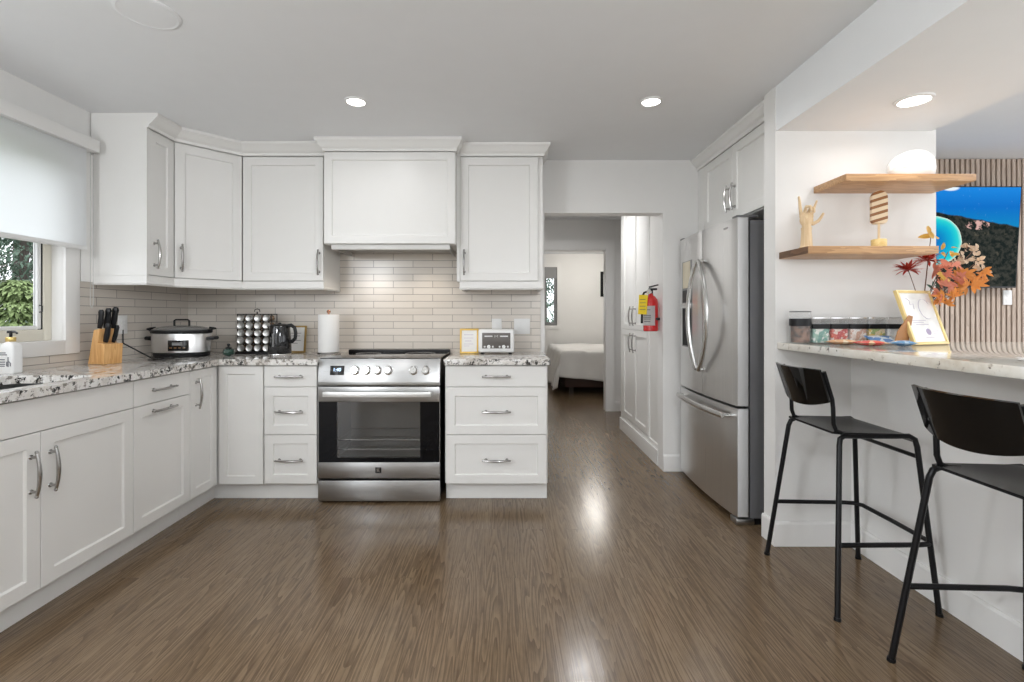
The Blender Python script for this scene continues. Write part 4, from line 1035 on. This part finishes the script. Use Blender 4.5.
# snack packets
def packet(label, x, y, w, d, rz, cols, z=0., tilt=0.):
    t = bmesh.new(); nx, ny = 12, 8; top = []; 
    for s in (1, -1):
        G = []
        for i in range(nx+1):
            u = -1+2*i/nx; row = []
            for j in range(ny+1):
                v = -1+2*j/ny; hgt = .011*((1-abs(u)**3)*(1-abs(v)**2.5))+.0008+.0012*math.sin(9*u+4*v)*(1-u*u)*(1-v*v)
                row.append(t.verts.new((u*w/2, v*d/2, .012+s*hgt)))
            G.append(row)
        for i in range(nx):
            for j in range(ny): t.faces.new((G[i][j], G[i+1][j], G[i+1][j+1], G[i][j+1]))
    bmesh.ops.remove_doubles(t, verts=t.verts, dist=.0001); bmesh.ops.recalc_face_normals(t, faces=t.faces)
    m = MB(); m._merge(t); k = NT('packet_print'); v = k.n('ShaderNodeTexVoronoi'); k.l(k.coord(), v.inputs['Vector']); v.inputs['Scale'].default_value = 26
    n = len(cols); k.l(k.ramp(k.sep(v.outputs['Color'])[1], [(q/n, c) for q, c in enumerate(cols)], 'CONSTANT'), k.b.inputs['Base Color']); k.b.inputs['Roughness'].default_value = .25
    o = m.build('snack_packet', k.m, loc=(x, y, ZB+z), rot=(tilt, 0, rz), smooth=60); tag(o, label, 'packet', 'snack packets on the bar')
packet('orange and red snack packet lying on the bar, leftmost', 1.595, 2.315, .13, .085, .15, [(.78, .45, .25), (.70, .20, .10), (.85, .70, .50)])
packet('red and cream snack packet lying in the middle of the bar packets', 1.660, 2.222, .13, .08, -.1, [(.70, .12, .10), (.85, .78, .66), (.80, .55, .35)])
packet('blue and white snack packet lying in front of the jars', 1.790, 2.205, .10, .075, .2, [(.15, .35, .60), (.80, .84, .86), (.40, .58, .75)])
packet('blue and silver snack packet propped on the others, rightmost', 1.785, 2.325, .115, .09, -.15, [(.12, .25, .50), (.75, .78, .80), (.55, .65, .72)], .012, .35)
# certificate frame on the bar with its easel back
fr = math.radians(20)
r = thing('picture_frame', 'gold framed white certificate standing tilted on the bar', 'picture frame', (1.995, 2.283, ZB+.0022), fr)
w, h, ln = .250, .268, math.atan2(.082, .256)
b = MB(); bw = .013; Mx = Matrix.Rotation(-ln, 4, 'X')
for a in ((-w/2, -w/2+bw, 0, h), (w/2-bw, w/2, 0, h), (-w/2+bw, w/2-bw, 0, bw), (-w/2+bw, w/2-bw, h-bw, h)): b.box(a[0], a[1], 0, .016, a[2], a[3], .0015, mtx=Mx)
b.build('frame', mat('pale_gold', (.78, .60, .26), .3, .2), r)
b = MB(); b.box(-w/2+bw, w/2-bw, .006, .014, bw, h-bw, mtx=Mx); p = b.build('print', M_paper, r, smooth=0)
b = MB(); b.tube([Mx @ Vector((.045+.045*math.cos(a*PI/16), .0055, .175+.050*math.sin(a*PI/16))) for a in range(3, 27)], 1, 6, flat=(.0018, .0006)); b.build('printed_ring', M_pl, p)
b = MB(); b.tube([Mx @ Vector(q) for q in ((-.07, .0055, .23), (-.05, .0055, .215), (-.055, .0055, .195), (-.03, .0055, .20), (-.035, .0055, .175))], .0012, 6); b.build('printed_flourish', M_pl, p)
b = MB()
t_ = bmesh.new(); bmesh.ops.create_uvsphere(t_, u_segments=16, v_segments=8, radius=1); b._merge(t_, Mx @ Matrix.Translation((.012, .0058, .062)) @ Matrix.Diagonal((.018, .0006, .016, 1))); b.build('printed_seal', mat('seal_purple', (.42, .36, .50), .8), p)
for z_, x0, x1 in ((.118, -.075, .02), (.108, -.075, .0), (.098, -.06, .03), (.065, .045, .085), (.055, .045, .075), (.035, -.02, .04)):
    MB().box(x0, x1, .0052, .0061, z_-.0012, z_+.0012, mtx=Mx).build('print_line', M_pl, p, smooth=0)
b = MB(); b.prism([(.095, -.003), (.135, -.003), (.055, .185), (.042, .185)], 0, -.030, .030) if False else None
kraft = mat('kraft_board', (.42, .20, .08), .7)
b = MB(); b.prism([(-.165, 0), (-.075, 0), (-.015, .10), (-.055, .14), (-.12, .075)], 1, .030, .034, .0) if False else b.prism([(-.215, .001), (-.120, .001), (-.085, .13), (-.112, .135), (-.190, .060)], 1, .034, .038)
b.build('easel_back', kraft, r, smooth=0)

# flower arrangement behind the frame
r = thing('flower_arrangement', 'autumn bouquet of red, orange and peach artificial flowers behind the certificate', 'flowers', (2.09, 2.455, ZB))
MB().lathe([(.026, 0), (.034, .008), (.036, .07), (.024, .12), (.017, .15), (.020, .168)], (0, 0, 0), 28).build('vase', mat('vase_white', (.78, .77, .74), .25), r)
O = Vector(r.location)
def at(px, py, y): return Vector(((px-505)*y/F, y, H+(315-py)*y/F)) - O
def leaf(bm_, p, d, up, ln, wd, fold=.25, curl=.2):
    d = Vector(d).normalized(); s = d.cross(Vector(up))
    if s.length < .1: s = d.cross(Vector((1, 0, 0)))
    s.normalize(); n = s.cross(d).normalized(); prev = None; K = 5
    for i in range(K+1):
        u = i/K; wv = wd*math.sin(PI*min(1, u*.93+.05))**.8; c = p + d*ln*u - n*curl*ln*u*u
        q = (bm_.verts.new(c - s*wv/2 + n*fold*wv/2), bm_.verts.new(c), bm_.verts.new(c + s*wv/2 + n*fold*wv/2))
        if prev: bm_.faces.new((prev[0], prev[1], q[1], q[0])); bm_.faces.new((prev[1], prev[2], q[2], q[1]))
        prev = q
def rd(a=1.): return Vector((random.uniform(-a, a), random.uniform(-a, a), random.uniform(-a, a)))
M_stem = mat('stem_brown', (.16, .09, .06), .7)
def spray(nm, px, py, y, m, fn, stem=True):
    p = at(px, py, y)
    if stem:
        a = Vector((random.uniform(-.008, .008), random.uniform(-.008, .008), .12)); mid_ = a*.45+p*.55+Vector((0, 0, .02))
        MB().tube([a, a*.8+p*.2+Vector((0, 0, .03)), mid_, p*.85+a*.15+Vector((0, 0, .01)), p], .0018, 6).build('stem', M_stem, r)
    m_ = MB(); fn(m_.bm, p); bmesh.ops.solidify(m_.bm, geom=m_.bm.faces[:], thickness=.0006); m_.build(nm, m, r, smooth=0)
def spiky(bm_, p):
    for i in range(46):
        a = 2*PI*i/46+random.uniform(-.1, .1); e = random.uniform(-.2, .9)
        leaf(bm_, p, (math.cos(a), math.sin(a)*.8, e), (0, 0, 1), random.uniform(.052, .078), .013, .3, random.uniform(-.1, .35))
def maple(bm_, p, sz=.05):
    for k in range(7):
        c = p+rd(.036); ax = Vector((random.uniform(-1, 1), -1, random.uniform(-.5, .8))).normalized()
        s = ax.cross(Vector((0, 0, 1))).normalized(); t = s.cross(ax); a0 = random.uniform(0, 6)
        for j in range(5):
            a = a0+(j-2)*.62; leaf(bm_, c, s*math.cos(a)+t*math.sin(a), ax, sz*(1, .85, 1.25, .85, 1)[j]*.9, sz*.34, .2, .1)
def oval(bm_, p, n=6, sp=.028, ln=.038, wd=.022):
    for k in range(n): leaf(bm_, p+rd(sp), rd()+Vector((0, -.3, .5)), (0, -1, .2), ln*random.uniform(.8, 1.2), wd, .2, .2)
mc = lambda n, c: mat(n, c, .6, vary=.25)
Mr, Mo, Mp, My, Mg, Md = mc('petal_red', (.55, .06, .035)), mc('leaf_orange', (.88, .38, .10)), mc('petal_peach', (.88, .66, .50)), mc('leaf_amber', (.86, .55, .14)), mc('leaf_green', (.10, .20, .14)), mc('leaf_salmon', (.80, .33, .22))
spray('red_flower', 908, 270, 2.38, Mr, spiky); spray('red_flower', 928, 261, 2.42, Mr, spiky)
spray('orange_leaves', 968, 281, 2.36, Mo, lambda b_, p: maple(b_, p, .052)); spray('orange_leaves', 982, 278, 2.36, Mo, lambda b_, p: maple(b_, p, .042))
spray('orange_leaves', 946, 300, 2.34, Mo, lambda b_, p: maple(b_, p, .040))
spray('salmon_leaves', 943, 268, 2.37, Md, lambda b_, p: maple(b_, p, .040)); spray('salmon_leaves', 940, 292, 2.36, Md, lambda b_, p: maple(b_, p, .034)); spray('salmon_leaves', 950, 279, 2.37, Md, lambda b_, p: maple(b_, p, .032))
spray('amber_leaves', 931, 236, 2.40, My, lambda b_, p: oval(b_, p, 5, .018, .05, .026)); spray('amber_leaves', 948, 252, 2.38, My, lambda b_, p: oval(b_, p, 5)); spray('amber_leaves', 944, 277, 2.35, My, lambda b_, p: oval(b_, p, 5, .02))
for px_, py_ in ((962, 262), (968, 247), (977, 262), (972, 252), (984, 268), (958, 258)): spray('peach_blossom', px_, py_, 2.39, Mp, lambda b_, p: oval(b_, p, 7, .020, .026, .020))
for px_, py_ in ((955, 274), (938, 285), (950, 290)): spray('green_leaves', px_, py_, 2.40, Mg, lambda b_, p: oval(b_, p, 6, .03, .04, .014))

# ================================================================ BEDROOM
r = thing('bed', 'bed with rumpled white coverlet seen through the bedroom doorway', 'bed', (1.95, 7.25, 0))
MB().box(-1.05, 1.0, .05, 1.95, .10, .34, .02).build('bed_base', mat('dark_bed_base', (.05, .025, .018), .6), r)
b = MB()
for x in (-.95, .9):
    for y in (.15, 1.95): b.box(x-.03, x+.03, y-.03, y+.03, 0, .10)
b.build('leg', mat('dark_bed_leg', (.03, .02, .015), .5), r, smooth=0)
MB().box(-1.08, 1.02, .04, 1.96, .34, .60, .05, 3).build('mattress', M_paper, r)
t = bmesh.new(); nx, ny = 60, 60; G = []
X0, X1, Y0, Y1 = -1.10, 1.04, .02, 1.97
for i in range(nx+1):
    row = []
    for j in range(ny+1):
        a = -.62+(X1-X0+1.0)*i/nx; c = -.44+(Y1-Y0+.46)*j/ny      # unfolded sheet coordinates
        ox = max(0, -a)+max(0, a-(X1-X0)); oy = max(0, -c)+max(0, c-(Y1-Y0)); ov_ = max(ox, oy)
        x = X0+min(max(a, 0), X1-X0); y = Y0+min(max(c, 0), Y1-Y0)
        drop = ov_*(.92+.08*math.sin(a*3.1+c*2.2))
        fold = .035*math.sin((c if ox > oy else a)*13)*min(1, ov_*4)
        if ox > 0: x += (-1 if a < 0 else 1)*(.02+ov_*.16+fold)
        if oy > 0: y += (-1 if c < 0 else 1)*(.02+ov_*.12+fold)
        z = .64-drop + (.008*math.sin(a*9)*math.cos(c*8) if ov_ == 0 else 0)
        row.append(t.verts.new((x, y, max(.03, z))))
    G.append(row)
for i in range(nx):
    for j in range(ny): t.faces.new((G[i][j], G[i+1][j], G[i+1][j+1], G[i][j+1]))
m = MB(); m._merge(t); o = m.build('coverlet', M_pink, r, smooth=60); sm = o.modifiers.new('thickness', 'SOLIDIFY'); sm.thickness = .012; sm.offset = -1
r = thing('picture_frame', 'black framed picture on the far bedroom wall', 'picture frame', (2.09, 9.398, 1.53))
b = MB(); 
for a in ((-.26, -.21, 0, .48), (.21, .26, 0, .48), (-.21, .21, 0, .05), (-.21, .21, .43, .48)): b.box(a[0], a[1], -.025, 0, a[2], a[3])
b.build('frame', M_blackpl, r, smooth=0); MB().box(-.21, .21, -.010, 0, .05, .43).build('print', M_paper, r, smooth=0)

# ================================================================ OUTSIDE
struct('ground', MB().box(-40, XL-.5, -15, 60, -1.2, -1.1), mat('lawn', (.10, .13, .06), .95, vary=.4), smooth=0)
def conifer(label, x, y, h, rad, m, z0=-1.1, n=3600, low=.05, nm='conifer_tree'):
    r = thing(nm, label, 'tree', (x, y, z0))
    MB().cyl((0, 0, 0), (0, 0, h*.95), .14*h/8, .02, 10).build('trunk', mat('bark', (.10, .085, .075), .9), r)
    m_ = MB(); bm_ = m_.bm
    for i in range(n):
        u = random.random(); z = h*(low+(1-low)*u); R_ = rad*(1-u)**.7*(.35+.65*abs(math.sin(u*38)))+.1
        a = random.uniform(0, 2*PI); q = R_*math.sqrt(random.uniform(.15, 1)); p = Vector((q*math.cos(a), q*math.sin(a), z-.15*q))
        leaf(bm_, p, (math.cos(a)+random.uniform(-.5, .5), math.sin(a)+random.uniform(-.5, .5), random.uniform(-.5, .2)), (0, 0, 1), random.uniform(.07, .15)*max(1, rad*.4), .034*max(1, rad*.4), .2, .3)
    m_.build('foliage', m, r, smooth=0)
Mn1 = mat('needles_dark', (.10, .15, .11), .9, vary=.5); Mn2 = mat('leaves_bright', (.22, .29, .12), .9, vary=.4); Mn3 = mat('leaves_greybrown', (.24, .21, .20), .9, vary=.4)
conifer('dark spruce seen through the kitchen window', -10.2, 10.4, 7.5, 2.6, Mn1, n=22000)
conifer('grey-brown bare shrub behind the hedge outside the window', -14.3, 15.6, 5.5, 2.9, Mn3, n=16000, nm='garden_shrub')
conifer('bright green shrub outside the kitchen window', -6.5, 6.55, 2.75, 1.1, Mn2, n=8000, nm='garden_shrub')
conifer('dark spruce farther back outside the kitchen window', -20.5, 20.6, 13, 5.4, Mn1, n=16000)
conifer('dark evergreen outside the bedroom window', 1.1, 13.6, 6.0, 2.7, Mn1, n=16000)
struct('bounce_slab', MB().box(-7.0, XL-.12, -6, 1.2, -1.1, -.12), mat('bounce_slab_pale', (.62, .62, .61), .9), smooth=0)  # pale unseen slab added to bounce daylight indoors
